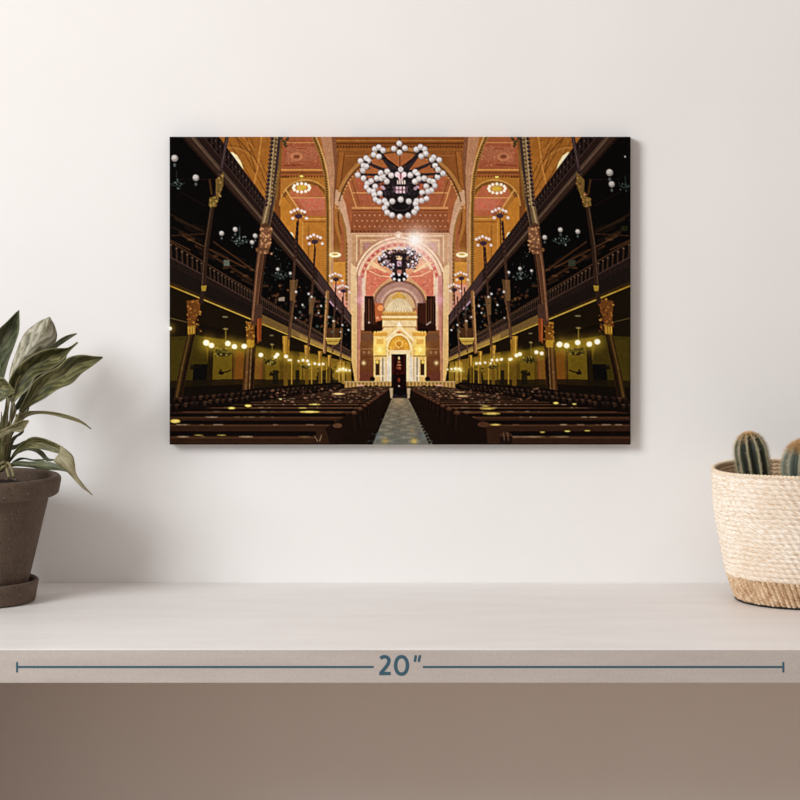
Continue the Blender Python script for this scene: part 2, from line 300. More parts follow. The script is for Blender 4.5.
    poly2([(236, 350), (244, 352), (243, 388), (235, 389)], (116, 66, 14)); line2([(233.5, 350), (232.5, 388)], 1.2, (70, 30, 16)); line2([(262.5, 356), (261.5, 384)], 1.2, (120, 56, 30)); poly2([(255, 358), (262, 358), (261, 384), (254, 384)], (126, 78, 24), .8); poly2([(266, 362), (280, 362), (280, 383), (266, 383)], (118, 92, 16), .6)
    poly2([(160, 381), (232, 379), (345, 380), (345, 392), (160, 408)], (30, 21, 7), .85)
    poly2([(160, 388), (250, 384), (250, 394), (160, 412)], (18, 10, 6), .8)
    for x, y, s in ((223, 373, 1), (273, 374.5, .8), (194, 368, .9)):
        line2([(x-1*s, y), (x+5*s, y-1.5*s), (x+8*s, y-3*s)], 1.4*s, (26, 17, 7), .9); ell2(x-1.5*s, y, 2.8*s, 1.8*s, (24, 15, 7), .9); ell2(x-2*s, y-2*s, 1.4*s, 1.8*s, (30, 20, 8), .8)
    for x, w in ((276, 3), (298, 2), (330, 2.4)): poly2([(x-w, 370), (x+w, 370), (x+w, 384), (x-w, 384)], (24, 20, 8), .85)
    poly2([(318, 372), (332, 368), (334, 384), (316, 384)], (24, 20, 10), .8); speck(316, 366, 336, 384, 20, [(30, 34, 14), (60, 54, 14)], .6, 1.6, .7); speck(466, 366, 486, 384, 20, [(30, 34, 14), (60, 54, 14)], .6, 1.6, .7)
    for x in (287, 292, 303, 312, 322, 327, 341, 346): line2([(x, 362), (x, 384)], 1.0, prng.choice([(176, 132, 30), (60, 42, 10), (196, 150, 44)]), .8)
    poly2([(338, 362), (345, 362), (345, 384), (339, 384)], (190, 146, 50), .7)
    # columns and gilded capitals of the lower storey
    def shaft(p, w0, w1, c, hi, lo): 
        line2(p, w0, c, 1, w1); line2([(x-w0*.22, y) for x, y in p], w0*.22, hi, .55, w1*.22); line2([(x+w0*.3, y) for x, y in p], w0*.3, lo, .8, w1*.3)
    shaft([(192, 333), (184, 368), (178, 400)], 7.6, 8.6, (50, 32, 12), (112, 82, 34), (24, 14, 6))
    poly2([(187, 301), (201, 299), (200, 312), (196, 320), (196, 332), (188, 333), (188, 320)], (104, 58, 20)); speck(187, 301, 201, 333, 46, [(164, 100, 36), (70, 34, 12), (196, 134, 44), (120, 60, 24)], .5, 1.2, .8); speck(600, 299, 614, 333, 46, [(164, 100, 36), (70, 34, 12), (196, 134, 44), (120, 60, 24)], .5, 1.2, .8)
    poly2([(188, 326), (196, 325), (195.5, 334), (188, 335)], (150, 104, 22), .9)
    for x in (189, 191.5, 194): line2([(x, 327), (x, 333)], .7, (226, 178, 60), .9)
    shaft([(251, 346), (249.5, 372), (248, 397)], 11, 11.5, (66, 38, 16), (132, 92, 46), (32, 18, 8)); line2([(252, 346), (249.5, 397)], .8, (150, 112, 62), .8); line2([(254.5, 346), (252.5, 397)], .8, (30, 16, 8), .8)
    poly2([(246.5, 322), (255, 321.5), (255, 346), (247, 346)], (116, 66, 18)); speck(246, 322, 256, 342, 40, [(190, 128, 36), (80, 40, 10), (210, 150, 50)], .4, 1.0, .8); speck(545, 322, 555, 342, 40, [(190, 128, 36), (80, 40, 10), (210, 150, 50)], .4, 1.0, .8); poly2([(247, 340), (254.5, 340), (254, 347.5), (247.5, 347.5)], (176, 128, 26))
    for xc, yt, h, w in ((286.5, 336, 22, 7.5), (307.5, 345, 20, 5.6), (320.5, 351, 14, 4.2), (330, 355, 11, 3.6), (341.5, 359, 9, 3.2)):
        poly2([(xc-w/2, yt), (xc+w/2, yt), (xc+w*.36, yt+h), (xc-w*.36, yt+h)], (176, 124, 30), 1, (140, 92, 22)); line2([(xc, yt+h), (xc-.4, 384)], w*.6, (104, 74, 16), .9); line2([(xc-w*.2, yt+1), (xc-w*.2, yt+h)], .6, (230, 184, 74), .8); line2([(xc+w*.25, yt+1), (xc+w*.25, yt+h)], .7, (90, 52, 12), .8)

    # --- upper-storey columns in front of the galleries
    c1 = [(228.5, 130), (222, 168), (214.5, 205)]
    line2(c1, 3.4, (46, 32, 32), 1, 4); line2([(227.5, 137), (222, 168)], 1.0, (104, 84, 80), .7)
    for i in range(9): ell2(228-i*1.0, 138+i*4.6, 1.6, 1.2, (66, 50, 50), .9)
    line2([(213, 205), (207, 245), (203.5, 290), (201.5, 302)], 4.6, (46, 31, 22), 1, 4.4); line2([(211.5, 208), (205.8, 245), (202.5, 285)], .9, (96, 70, 50), .7); line2([(215, 208), (209, 250)], 1.2, (26, 14, 8), .8)
    poly2([(216, 180), (224, 172), (223.5, 186), (219, 198), (214.5, 207), (209, 206), (210, 198), (216.5, 196)], (110, 82, 36)); speck(211, 176, 224, 206, 46, [(150, 118, 56), (70, 48, 20), (176, 142, 72)], .5, 1.2, .8, lambda x, y: abs(x-(224-(y-176)*.33)) < 4); speck(577, 176, 590, 206, 46, [(160, 104, 56), (70, 44, 20), (190, 130, 72)], .5, 1.2, .8, lambda x, y: abs(x-(577+(y-176)*.33)) < 4)
    line2([(210, 180), (212, 194)], 2.2, (58, 38, 18)); poly2([(210, 198.5), (218, 198.5), (216.5, 207), (210.4, 207)], (112, 86, 34)); speck(210, 198, 218, 207, 14, [(160, 132, 60), (70, 50, 18)], .5, 1.1, .8); speck(583, 198, 591, 207, 14, [(170, 120, 66), (70, 46, 20)], .5, 1.1, .8)
    poly2([(201.5, 286), (207, 285.5), (206, 291), (202, 291)], (160, 126, 34))
    # compound pier
    line2([(277.5, 130), (271, 200), (265, 230)], 9.5, (104, 80, 52), 1, 9.5); line2([(275, 130), (269.3, 200), (263, 228)], 2.0, (176, 146, 100), .8); line2([(280, 137), (274, 195), (269, 225)], 2.4, (58, 42, 40), 1); line2([(277.3, 137), (271.4, 200)], 1.0, (62, 44, 26), .8); line2([(282, 150), (276.6, 200)], 1.3, (130, 96, 44), .8)
    for i in range(17):
        t = i/16; ell2(272.6-6.2*t, 139+66*t, 2.0, 1.7, (52, 34, 32)); ell2(271.8-6.2*t, 138.4+66*t, .7, .6, (112, 86, 84), .8); ell2(277.5-6.6*t, 138+66*t, .8, 1.2, (206, 170, 110), .6)
    for i in range(7): ell2(284+prng.uniform(-3, 5), 138+prng.uniform(0, 12), 1.6, 1.3, (66, 58, 34)); 
    for i in range(8): ell2(278.6-i*.7, 172+i*3.4, .9, 1.1, (150, 110, 50), .8)
    line2([(265.5, 228), (260, 270), (255, 322)], 9.6, (82, 50, 32), 1, 7.6); line2([(263, 232), (257.6, 270), (253, 320)], 1.6, (150, 102, 70), .7); line2([(268.6, 230), (262.8, 272), (257.6, 322)], 1.6, (36, 20, 14), .9); line2([(265.6, 245), (260.4, 285), (256.4, 318)], .8, (120, 78, 52), .7)
    poly2([(262.5, 228), (272.5, 227), (271, 246), (268, 254), (260, 254), (262, 244)], (120, 76, 50)); speck(261, 227, 272, 254, 50, [(196, 132, 88), (110, 60, 34), (206, 150, 90)], .5, 1.2, .8); speck(529, 227, 540, 254, 50, [(196, 132, 88), (110, 60, 34), (206, 150, 90)], .5, 1.2, .8)
    poly2([(256, 248.5), (270, 248), (269.5, 250.5), (256.5, 251)], (92, 58, 36)); ell2(257.5, 250, 1.4, 2, (110, 72, 40)); 
    poly2([(257.2, 318), (262.6, 317), (261.5, 340), (257.5, 344)], (126, 56, 20)); line2([(258.6, 318), (258.6, 340)], .8, (190, 96, 40), .8); poly2([(255.5, 305), (263, 304), (262.6, 318), (256, 319)], (70, 46, 36))
    # lesser columns receding
    for xt, yt, xb, yb, w, c in ((298, 222, 289.5, 338, 3.0, (112, 76, 44)), (315.5, 248, 309, 346, 2.4, (118, 80, 50)), (336, 288, 333, 352, 1.6, (130, 90, 60)), (343, 297, 341, 360, 1.5, (130, 90, 66))):
        line2([(xt, yt), (xb, yb)], w*.8, (64, 42, 32), 1, w); n = int((yb-yt)/5)
        line2([(xt-.4, yt+.5*(yb-yt)), (xb-.4, yb)], w*.5, c, .8)
        poly2([(xt-(xt-xb)*.55-w, yt+(yb-yt)*.5), (xt-(xt-xb)*.55+w, yt+(yb-yt)*.5), (xt-(xt-xb)*.68+w*.7, yt+(yb-yt)*.68), (xt-(xt-xb)*.68-w*.7, yt+(yb-yt)*.68)], (120, 84, 46), .8)
        for i in range(n//3): ell2(xt-(xt-xb)*i*5/(yb-yt), yt+2+i*5, w*.5, 1.0, (34, 22, 22), .9)
    line2([(328, 292), (325, 352)], 3.6, (130, 86, 46), 1, 3.4); line2([(327, 292), (324, 352)], 1.0, (206, 154, 90), .8); line2([(329.4, 300), (326.6, 352)], 1.0, (62, 36, 22), .8)
    # pulpits at the far end of the galleries
    poly2([(326, 338), (341, 338), (339, 343), (336, 345), (328, 344)], (186, 148, 54)); line2([(326, 338.3), (341, 338.3)], .8, (236, 200, 96)); line2([(327, 341.5), (339, 341.5)], .7, (120, 86, 26)); poly2([(328, 328), (340, 328), (340, 338), (328, 338)], (100, 62, 32), .7)

    # --- unlit globe chandeliers in the galleries
    def dark_lamp(x, y, s, globes):
        line([(x, y-14*s), (x, y)], .9*s, (40, 48, 44)); 
        for _ in range(int(16*s)+6): ell(x+prng.gauss(0, 4*s), y+prng.gauss(0, 2.6*s), .8*s, .8*s, prng.choice([(52, 66, 60), (84, 98, 92), (30, 40, 38), (120, 130, 124)]), .85)
        line([(x-9*s, y-1*s), (x-4*s, y+2*s), (x+4*s, y+2*s), (x+9*s, y-1*s)], .8*s, (40, 50, 46))
        for gx, gy, r in globes: ell(gx, gy, r*.95, r*.95, (138, 132, 126)); ell(gx-.15*r, gy-.25*r, r*.65, r*.6, (188, 183, 178)); ell(gx, gy+r*1.9, r*.4, r*.5, (70, 76, 74))
    dark_lamp(177, 184, .9, [(175, 158.5, 3.6), (196.2, 178, 3.4)]); dark_lamp(240, 241, 1.0, [(222, 233.5, 2.6), (235.6, 229.6, 2.6), (255.6, 236, 2.5), (252.5, 242.5, 2.3)]); dark_lamp(281, 276, .9, [(278.2, 269.4, 1.9), (290.8, 273.5, 1.7)])
    dark_lamp(626, 186, .7, [(610.3, 172.8, 3.6), (612.4, 184.4, 3.2), (625.8, 157, .9)]); dark_lamp(562, 241, 1.0, [(545.4, 237.6, 2.5), (561, 230, 2.5), (578.4, 231.8, 2.5)]); dark_lamp(521, 276, .9, [(520.6, 268.8, 2.0), (509.4, 272.6, 1.7), (532.2, 271, 1.6)])
    poly([(224, 260), (230, 260), (230, 266), (224, 266)], (84, 90, 76)); poly([(569, 260), (576, 260), (576, 266), (569, 266)], (50, 54, 40)); poly([(622, 226), (628, 226), (628, 231), (622, 231)], (34, 34, 16)); poly([(279, 298), (285, 297), (285, 301), (279, 301)], (170, 150, 130), .8)
    for x, y, r in ((296.5, 292, 1.3), (309, 294, 1.2), (312, 297, 1.2), (303, 305, 1.1), (321.5, 306, 1.1), (329, 317, 1), (343, 325, 1), (349, 330, 1), (334, 321, 1), (319, 313, .9), (341, 332, .8), (296, 318, .8)): ell2(x, y, r, r, (206, 200, 196), .85)
    speck(300, 296, 348, 335, 30, [(40, 60, 46), (28, 46, 36), (80, 96, 84)], .6, 1.5, .7, lambda x, y: pt(x, 126)[1] < y < pt(x, 240)[1]); speck(453, 296, 501, 335, 30, [(40, 60, 46), (28, 46, 36), (80, 96, 84)], .6, 1.5, .7, lambda x, y: pt(801-x, 126)[1] < y < pt(801-x, 240)[1])
    # standard lamps on the upper rail
    def spray(x, y, s, pole):
        line([(x, y), (x-pole*1.5, y+40*s)], 1.0*s, (40, 26, 26)); ell(x, y+1, 3.6*s, 2.4*s, (58, 40, 60)); 
        for i in range(6): a = math.radians(25*i+27); line([(x, y+1.5*s), (x+8*s*math.cos(a), y-5*s*math.sin(a)+1.5*s)], .7*s, (66, 44, 48))
        for dx, dy in ((-7.5, -3.2), (-1, -6.2), (6, -3.4), (8, 3), (-5.8, 3), (3, -4.6), (-4.4, -4.8)): ell(x+dx*s, y+dy*s, 1.6*s, 1.5*s, (226, 208, 198))
    spray(299, 215.5, 1, 1); spray(500.5, 215, 1, -1); spray(315.2, 241, .95, .8); spray(484, 242.5, .95, -.8); spray(336.5, 278.5, .8, .3); spray(462, 277.5, .8, -.3); spray(344, 290, .75, .2); spray(455, 289, .75, -.2)

    # --- pews, benches, aisle
    poly([(160, 412), (262, 391), (345, 384), (456, 384), (540, 391), (640, 412), (640, 450), (160, 450)], (26, 15, 9))
    poly2([(160, 404), (256, 388), (340, 382), (350, 387), (262, 401), (160, 417)], (22, 13, 8))
    # plinth rail in front of the ark
    poly([(345, 381), (456, 381), (456, 388), (345, 388)], (142, 100, 48)); 
    for i in range(30): poly([(346+i*3.7, 382), (347.6+i*3.7, 382), (347.6+i*3.7, 387), (346+i*3.7, 387)], (196, 156, 84), .85); 
    line([(345, 381.6), (456, 381.6)], 1.0, (190, 160, 100)); 
    for x in (366.5, 371, 376.5): ell2(x, 386.5, 1.4, 1.4, (24, 14, 10)); 
    poly2([(358, 384.5), (364, 384.5), (364, 388), (358, 388)], (206, 150, 120))
    poly([(392, 354+20), (407, 374), (407, 389), (392, 389)], (24, 6, 6)); ell(399.5, 380, 1.2, 2.2, (110, 40, 26)); ell(399.5, 386, .9, .9, (176, 150, 140))
    poly2([(165, 413.8), (350, 388), (391, 387.5), (333, 424), (333, 450), (165, 450)], (50, 30, 18), 1)
    poly2([(300, 395), (350, 388), (391, 387.5), (352, 408), (290, 404)], (120, 74, 50), .75); poly2([(250, 402), (300, 395), (370, 395), (340, 414), (250, 410)], (88, 55, 34), .65)
    for n in range(34):
        y = VY+1/(.0132+.0050*n); dy = (y-VY); xr = 391-(y-387.5)*1.58; xR = 409+(y-387.5)*2.1; xl = 400.5-(y-VY)/.139
        if y > 446: continue
        for (xa, xb) in ((max(165, xl), xr), (xR, min(640, 801-xl))):
            line([(xa, y-dy*.045), (xb, y-dy*.045)], dy*.085, (14, 7, 4), .35+.57*min(1, dy/26)); line([(xa, y+dy*.03), (xb, y+dy*.03)], dy*.03, (92, 60, 38), .5)
            for _ in range(7):
                x = prng.uniform(xa, xb)
                w = prng.uniform(1.6, 6)*dy/45; ell(x, y+dy*.012, w, dy*.011+.14, prng.choice([(140, 112, 84), (112, 84, 52), (176, 150, 116)]), .6)
    z = 0
    for i in range(34):
        t = i/33; x = 172+(168*(1-(1-t)**1.35)); s = 1-.78*t; y = VY+(400.5-x)*.116-1
        for dy, dx in ((prng.uniform(-.6, .6)*s, prng.uniform(-1.5, 1.5)*s), (-6.5*s, 3*s+prng.uniform(-1.5, 1.5)*s)):
            ell2(x+dx, y+dy, 2.8*s+.3, 2.4*s+.3, prng.choice([(40, 25, 16), (30, 18, 12), (50, 32, 20)])); ell2(x+dx-.5*s, y+dy-1.2*s, 1.7*s+.2, .8*s+.1, (106, 84, 70), prng.uniform(.1, .5)); ell2(x+dx+2.6*s, y+dy+1.4*s, 1.8*s, 2.2*s, (10, 5, 4), .85)
    # lamplight mirrored in the polished book rests
    for x, y, w, h, a in ((175.5, 421, 5, 2.0, 1), (232, 408, 3.6, 1.1, .9), (248.5, 405.7, 3.4, 1.3, 1), (310, 411.8, 10, .9, .95), (315, 404.3, 6, .7, .7), (339, 393.8, 6.5, 1.0, .75), (303, 408, 5, .5, .6), (281, 399, 1.4, .7, 1), (556.5, 403, 2.8, 1.1, 1), (575, 404, 2.4, .8, .7), (488, 408.5, 8, 1.2, .5), (492, 413.5, 9, 1.3, .65), (486, 406, 5, .8, .5), (496, 424.6, 5.5, 1.0, .6), (463, 396, 6.5, 1.0, .55), (460, 392, 6, .7, .4), (355, 392, 4, .5, .4), (199, 435, 5, .6, .5), (222, 435, 5, .6, .5), (568, 431, 3, .7, .9), (588, 430.6, 3, .6, .7), (543, 432, 3, .7, .6)):
        ell(x, y, w, h, (216, 178, 60) if y > 399 else (236, 180, 120), a); ell(x, y, w*.6, h*.55, (250, 226, 130), a*.9)
    speck(262, 388, 391, 402, 80, [(150, 96, 70), (176, 120, 92), (62, 30, 18)], .3, .8, .6, lambda x, y: x < 391-(y-387.5)*1.58, 2.4); speck(410, 388, 540, 402, 80, [(150, 96, 70), (176, 120, 92), (62, 30, 18)], .3, .8, .6, lambda x, y: x > 409+(y-387.5)*2.1, 2.4)
    # bench ends along the aisle
    poly([(391, 387.5), (333, 424), (331, 450), (371, 450), (392, 399)], (26, 14, 8)); poly([(409, 387.5), (486, 423), (489, 450), (436, 450), (409, 399)], (26, 14, 8))
    for n in range(4, 34):
        y = VY+1/(.0132+.0050*n)+.5; dy = y-VY; s = dy/45
        xl = 391-(y-387.5)*1.58; xR = 409+(y-387.5)*2.1
        ell(xl+2.5*s, y+1.5*s, 4.6*s, 3.2*s, (66, 38, 24)); ell(xl+2*s, y+.6*s, 3*s, 1.0*s, (136, 96, 66), .6); ell(xR-3*s, y+1.5*s, 5.4*s, 3.6*s, (66, 38, 24)); ell(xR-3*s, y+.6*s, 3*s, 1.0*s, (130, 92, 64), .55)
        line([(xl+6*s, y+5*s), (xl+6*s+3*s, y+26*s)], 1.6*s, (12, 6, 3), .8); line([(xl+2*s, y+6*s), (xl+4*s, y+30*s)], 1.2*s, (50, 28, 16), .7); line([(xR-8*s, y+5*s), (xR-10*s, y+26*s)], 1.8*s, (12, 6, 3), .8); line([(xR-4*s, y+5*s), (xR-5*s, y+28*s)], 1.2*s, (50, 28, 16), .7)
    poly([(326, 428), (332, 424), (341, 424), (344, 430), (343, 450), (332, 450)], (30, 16, 9)); ell(338, 425.5, 4.6, 2.4, (92, 60, 38), .9); ell(506.5, 436.5, 6.6, 4.6, (60, 38, 26)); poly([(500, 436), (513, 436), (513, 450), (501, 450)], (34, 20, 12)); line([(504, 433), (505, 440)], .8, (120, 90, 66), .8); line([(508, 432.5), (509, 440)], .8, (120, 90, 66), .7); line([(315, 436), (318, 441)], .9, (140, 106, 76), .8); line([(322, 435), (320, 441)], .9, (140, 106, 76), .8)
    ell(484, 424.5, 6, 2.6, (74, 46, 30))
    poly2([(160, 443.6), (372, 443.6), (372, 450), (160, 450)], (10, 5, 3), .8)
    # aisle floor
    poly([(392.5, 398), (408.5, 398), (436, 450), (371, 450)], (118, 100, 74), 1, (98, 102, 94))
    for n in range(16):
        y = 398+47*(n/15)**1.25; w = 7+(y-398)*.58
        for j in range(5):
            x = 400.8+(j-2)*w*.42+(w*.2 if n % 2 else 0)
            if abs(x-400.8) < w*.98: ell(x, y, w*.2, .5+(y-398)*.018, (146, 140, 122) if (j+n) % 2 else (84, 86, 80), .42)
    glow(399.5, 401, 5, (206, 170, 120), .5); glow(385.5, 441, 3.2, (186, 150, 60), .6); glow(414.5, 441, 3.2, (206, 164, 62), .75); glow(413, 430, 2.4, (190, 154, 80), .4); glow2(378, 436, 3, (96, 112, 120), .5)
    for i in range(14): y = 402+i*3.1; ell2(391-(y-398)*.45, y, .6+i*.07, .8+i*.06, (14, 8, 6), .9)
    poly([(391, 389), (392.5, 398), (408.5, 398), (410, 389)], (54, 34, 24)); poly2([(390, 388), (393.5, 388), (393, 398), (391, 398)], (176, 150, 116)); poly([(394, 388), (406.5, 388), (406.5, 396), (394, 396)], (16, 8, 8)); ell2(396, 396, 3, 1.4, (28, 28, 34))

    # --- lit lamps under the lower gallery
    lamps = [(206.6, 342.8, 3.3), (211.8, 345.4, 3.0), (228.3, 343.6, 3.0), (234.8, 346.6, 2.9), (244.6, 346.3, 2.9), (261.2, 355, 2.5), (277.8, 354.6, 2.1), (275.9, 356.8, 2.0), (286.5, 356.4, 2.1), (289, 360, 1.1), (291.2, 360, 1.2), (299, 361, 1.1), (303.4, 360.2, 1.6), (308, 361, 1.6), (309.4, 364.3, 1.4), (315.3, 363.6, 1.5), (319.6, 364.4, 1.4), (323.6, 364, 1.4), (340, 369.6, 1.5), (343.4, 369, 1.7), (346.4, 370, 1.4), (350, 370.4, 1.2), (337.6, 371, .9),
             (560.2, 344.5, 3.2), (567.2, 345.6, 3.0), (578.4, 342.6, 3.0), (590, 344.2, 3.0), (598, 341.8, 3.1), (517, 355.4, 2.2), (520.4, 354.2, 2.2), (537, 352.2, 2.2), (542.3, 353.4, 2.1), (497.6, 360, 1.6), (502, 359.4, 1.7), (510.6, 359.4, 1.8), (512, 359, 1.4), (492.6, 360, 1.5), (485.6, 362.6, 1.3), (491, 363.4, 1.2), (477, 363.4, 1.5), (480.6, 363.2, 1.5), (456, 368.6, 1.5), (459.6, 368.8, 1.4), (452, 369, 1.2), (448, 369.4, 1.0), (461.4, 370.2, 1.2), (170.4, 328.5, 2)]
    for x, y, s in ((224, 351, 1), (271, 361, .75), (577, 350, 1), (530, 359, .75), (306, 366, .5), (493, 366, .5)):
        line([(x+2*s, y-22*s), (x+2*s, y-3)], 1.0*s, (110, 92, 30)); ell(x+2*s, y-22*s, 2.6*s, .9, (130, 110, 60)); ell(x+1.5*s, y-28*s-6*s, 3*s, .9*s, (112, 100, 70), .9)
        ell(x, y+2*s, 8*s, 3.6*s, (26, 22, 8), .9); speck(x-9*s, y-4*s, x+9*s, y+5*s, int(34*s)+6, [(120, 104, 36), (60, 54, 20), (160, 140, 60), (22, 20, 8)], .4*s+.2, 1.0*s+.2, .85)
        line([(x-17*s, y-4*s), (x-8*s, y+1), (x+8*s, y+1), (x+18*s, y-2*s)], .8*s, (74, 62, 18), .9)
    line2([(336, 371.4), (351, 371.4)], .8, (206, 190, 90), .8)
    for x, y, r in lamps: glow(x, y, r*2.6, (206, 168, 40), .42)
    for x, y, r in lamps: ell(x, y, r, r*.92, (250, 234, 150)); ell(x, y, r*.75, r*.7, (255, 253, 224))
    glow2(364.2, 363, 2, (255, 226, 150), .95)
    for x in (340, 343, 346): glow2(x, 369.5, 2.2, (255, 244, 170), .5)

    # --- the two great globe chandeliers hanging in the nave
    cr = lambda x, y: (340+.15*x, 134+.15*y)
    dk = (30, 24, 26)
    line([(400.5, 137), (400.5, 170)], .8, (70, 50, 40))
    for e, w in (((262, 120), 4.2), ((540, 118), 4.2), ((172, 190), 2.4), ((632, 188), 2.4), ((152, 272), 2.0), ((662, 268), 2.0), ((205, 345), 2.4), ((610, 342), 2.4), ((255, 415), 2.4), ((560, 410), 2.4)):
        m = (400+(e[0]-400)*.35, 250+(e[1]-250)*.28+20); line([cr(400, 265), cr(*m), cr(*e)], w+2.6, (42, 36, 40), .95, w*.8+.6)
    line([cr(300, 160), cr(400, 235), cr(500, 160)], 2, dk)
    for e in ((315, 285), (500, 285), (270, 310), (545, 310)): line([cr(400, 330), cr(*e)], 3, dk)
    poly([cr(345, 240), cr(460, 240), cr(475, 300), cr(520, 350), cr(545, 400), cr(500, 440), cr(520, 490), cr(470, 545), cr(335, 545), cr(295, 490), cr(315, 440), cr(270, 400), cr(300, 345), cr(335, 300)], (34, 28, 30))
    speck(382, 172, 421, 214, 120, [(70, 62, 66), (16, 12, 14), (96, 84, 84), (54, 44, 48)], .4, 1.0, .7, lambda x, y: abs(x-400.8) < 16)
    ell(400.8, 207, 13.5, 7, (26, 20, 22)); ring(400.8, 206, 9, 10, (96, 82, 82), .6, sq=.5); ring(400.8, 208, 12, 13, (84, 70, 70), .6, sq=.55)
    for _ in range(150):
        a = prng.uniform(0, 2*math.pi); q = prng.random()**.5; ell(*cr(400+185*q*math.cos(a), 355+105*q*math.sin(a)), prng.uniform(.6, 1.5), prng.uniform(.5, 1.3), prng.choice([(40, 33, 36), (58, 48, 52), (28, 22, 24)]), .75)
    for x in (383, 397, 412, 428): poly([cr(x, 310), cr(x+11, 310), cr(x+11, 336), cr(x, 336)], (216, 190, 176))
    for x in (376, 398, 421): poly([cr(x, 352), cr(x+17, 352), cr(x+17, 396), cr(x, 396)], (216, 176, 186))
    line([cr(376, 374), cr(440, 374)], .6, (70, 50, 60)); poly([cr(360, 350), cr(372, 350), cr(372, 392), cr(360, 392)], (92, 66, 84)); poly([cr(444, 350), cr(456, 350), cr(456, 392), cr(444, 392)], (92, 66, 84))
    for x, y in ((285, 355), (295, 365), (520, 355), (505, 365), (545, 385), (270, 390)): ell(*cr(x, y), 1.8, 1.6, (196, 160, 176), .8)
    G = [(398, 65), (362, 100), (436, 96), (400, 125), (235, 103), (262, 90), (290, 110), (228, 140), (262, 152), (140, 182), (178, 163), (192, 178), (160, 213), (178, 217), (155, 245), (122, 275), (160, 297), (275, 262), (318, 252), (345, 277), (315, 317), (248, 297), (278, 297), (210, 315), (185, 332), (180, 355), (238, 352), (200, 380), (226, 384), (268, 398), (232, 405), (240, 438), (265, 452), (300, 447), (298, 288),
         (567, 103), (540, 88), (512, 105), (576, 133), (545, 150), (665, 175), (628, 158), (616, 172), (638, 212), (657, 240), (690, 265), (654, 288), (472, 276), (505, 255), (520, 270), (503, 318), (530, 300), (565, 297), (600, 312), (625, 320), (635, 347), (578, 350), (612, 378), (590, 385), (552, 392), (580, 432), (548, 446), (515, 448),
         (352, 450), (408, 438), (462, 450), (315, 468), (300, 495), (318, 525), (350, 543), (402, 553), (458, 545), (498, 522), (515, 497), (508, 466)]
    for x, y in G:
        if prng.random() < .75: X, Y = cr(x+prng.uniform(-14, 14)+(8 if x < 400 else -8), y+prng.uniform(-4, 14)); ell(X, Y, 1.9, 1.7, (36, 29, 31), .9)
    for x, y in G: ell(*cr(x, y), 3.2, 3.2, (104, 92, 90), .8)
    for x, y in G: X, Y = cr(x, y); ell(X, Y, 2.85, 2.85, (182, 172, 168)); ell(X-.3, Y-.5, 2.1, 2.0, (222, 216, 215)); ell(X+.3, Y+1.4, 1.2, .6, (160, 132, 116), .5)
    for x, y in ((265, 125), (545, 118), (178, 190), (640, 188), (150, 272), (660, 268), (398, 98), (205, 348), (610, 345), (258, 420), (565, 412), (315, 283), (505, 285)): ell(*cr(x, y), 1.7, 1.3, (34, 26, 28), .85)
    for x, y, c in ((408, 238, (206, 196, 196)), (386, 272, (244, 206, 214)), (430, 272, (244, 206, 214)), (408, 292, (230, 186, 190))): ell(*cr(x, y), 2.6, 2.8, c)
    line([cr(409, 262), cr(409, 300)], 1.2, (150, 60, 80), .9); ell(*cr(345, 580), .1, .1, dk)
    # second chandelier, farther
    c2 = lambda x, y: (340+.15*x, 220+.15*y)
    ell(*c2(398, 262), 19, 9.5, (58, 42, 46), .55)
    for _ in range(150):
        a = prng.uniform(0, 2*math.pi); q = prng.uniform(.1, 1)**.6; ell(*c2(398+142*q*math.cos(a), 262+70*q*math.sin(a)), prng.uniform(.7, 1.5), prng.uniform(.6, 1.2), prng.choice([(36, 27, 30), (56, 42, 48), (24, 18, 20)]), .9)
    poly([c2(350, 222), c2(446, 222), c2(440, 300), c2(446, 395), c2(350, 395), c2(356, 300)], (38, 29, 32), .9); ell(*c2(398, 385), 8, 4.2, (28, 20, 22))
    poly([c2(375, 240), c2(420, 240), c2(412, 270), c2(383, 270)], (236, 190, 150)); poly([c2(385, 275), c2(412, 275), c2(412, 310), c2(385, 310)], (196, 160, 176)); poly([c2(383, 335), c2(412, 335), c2(412, 360), c2(383, 360)], (190, 120, 100))
    for _ in range(74):
        a = prng.uniform(0, 2*math.pi); r = prng.uniform(.35, 1)**.6; x = 398+150*r*math.cos(a); y = 258+80*r*math.sin(a)
        if abs(x-398) < 36: continue
        ell(*c2(x, y), 1.7, 1.6, (92, 78, 88), .8); ell(*c2(x-1, y-2), 1.3, 1.25, prng.choice([(226, 214, 222), (206, 194, 210), (232, 224, 226), (214, 176, 182)]))
    for x, y in ((345, 372), (365, 395), (398, 402), (430, 396), (452, 374), (360, 360), (398, 365), (436, 360), (398, 185), (380, 195), (416, 195)): ell(*c2(x, y), 1.4, 1.4, (216, 206, 214))
    for _ in range(70): ell(*c2(prng.uniform(285, 515), prng.uniform(200, 330)), .8, .7, (38, 26, 32), .8)
    # grain and softness of a photographic print
    global PIC
    n, m = PIC.shape[:2]
    lum = (PIC*np.array([.3, .59, .11], np.float32)).sum(-1, keepdims=True)
    PIC = lum+(PIC-lum)*.86
    G_ = np.random.default_rng(9)
    t1 = blur(G_.normal(0, 1, (n, m, 1)).astype(np.float32), 1.6); t2 = blur(G_.normal(0, 1, (n, m, 1)).astype(np.float32), 4.0)
    yy = ((np.arange(n)/PS+PY0) < 384)[:, None, None]
    PIC = PIC*(1+np.where(yy, .018, .022)*t1/t1.std()+.016*t2/t2.std())
    PIC = np.clip(PIC, 0, 255); PIC = PIC*(1-np.exp(-(PIC+3)/20))
    g = np.random.default_rng(3)
    PIC += g.normal(0, 1, (n, m, 1)).astype(np.float32)*(3+.03*PIC)
    PIC = blur(np.clip(PIC, 0, 255), PS*.24)
    return np.clip(PIC+.75*(PIC-blur(PIC, PS*.95)), 0, 255)

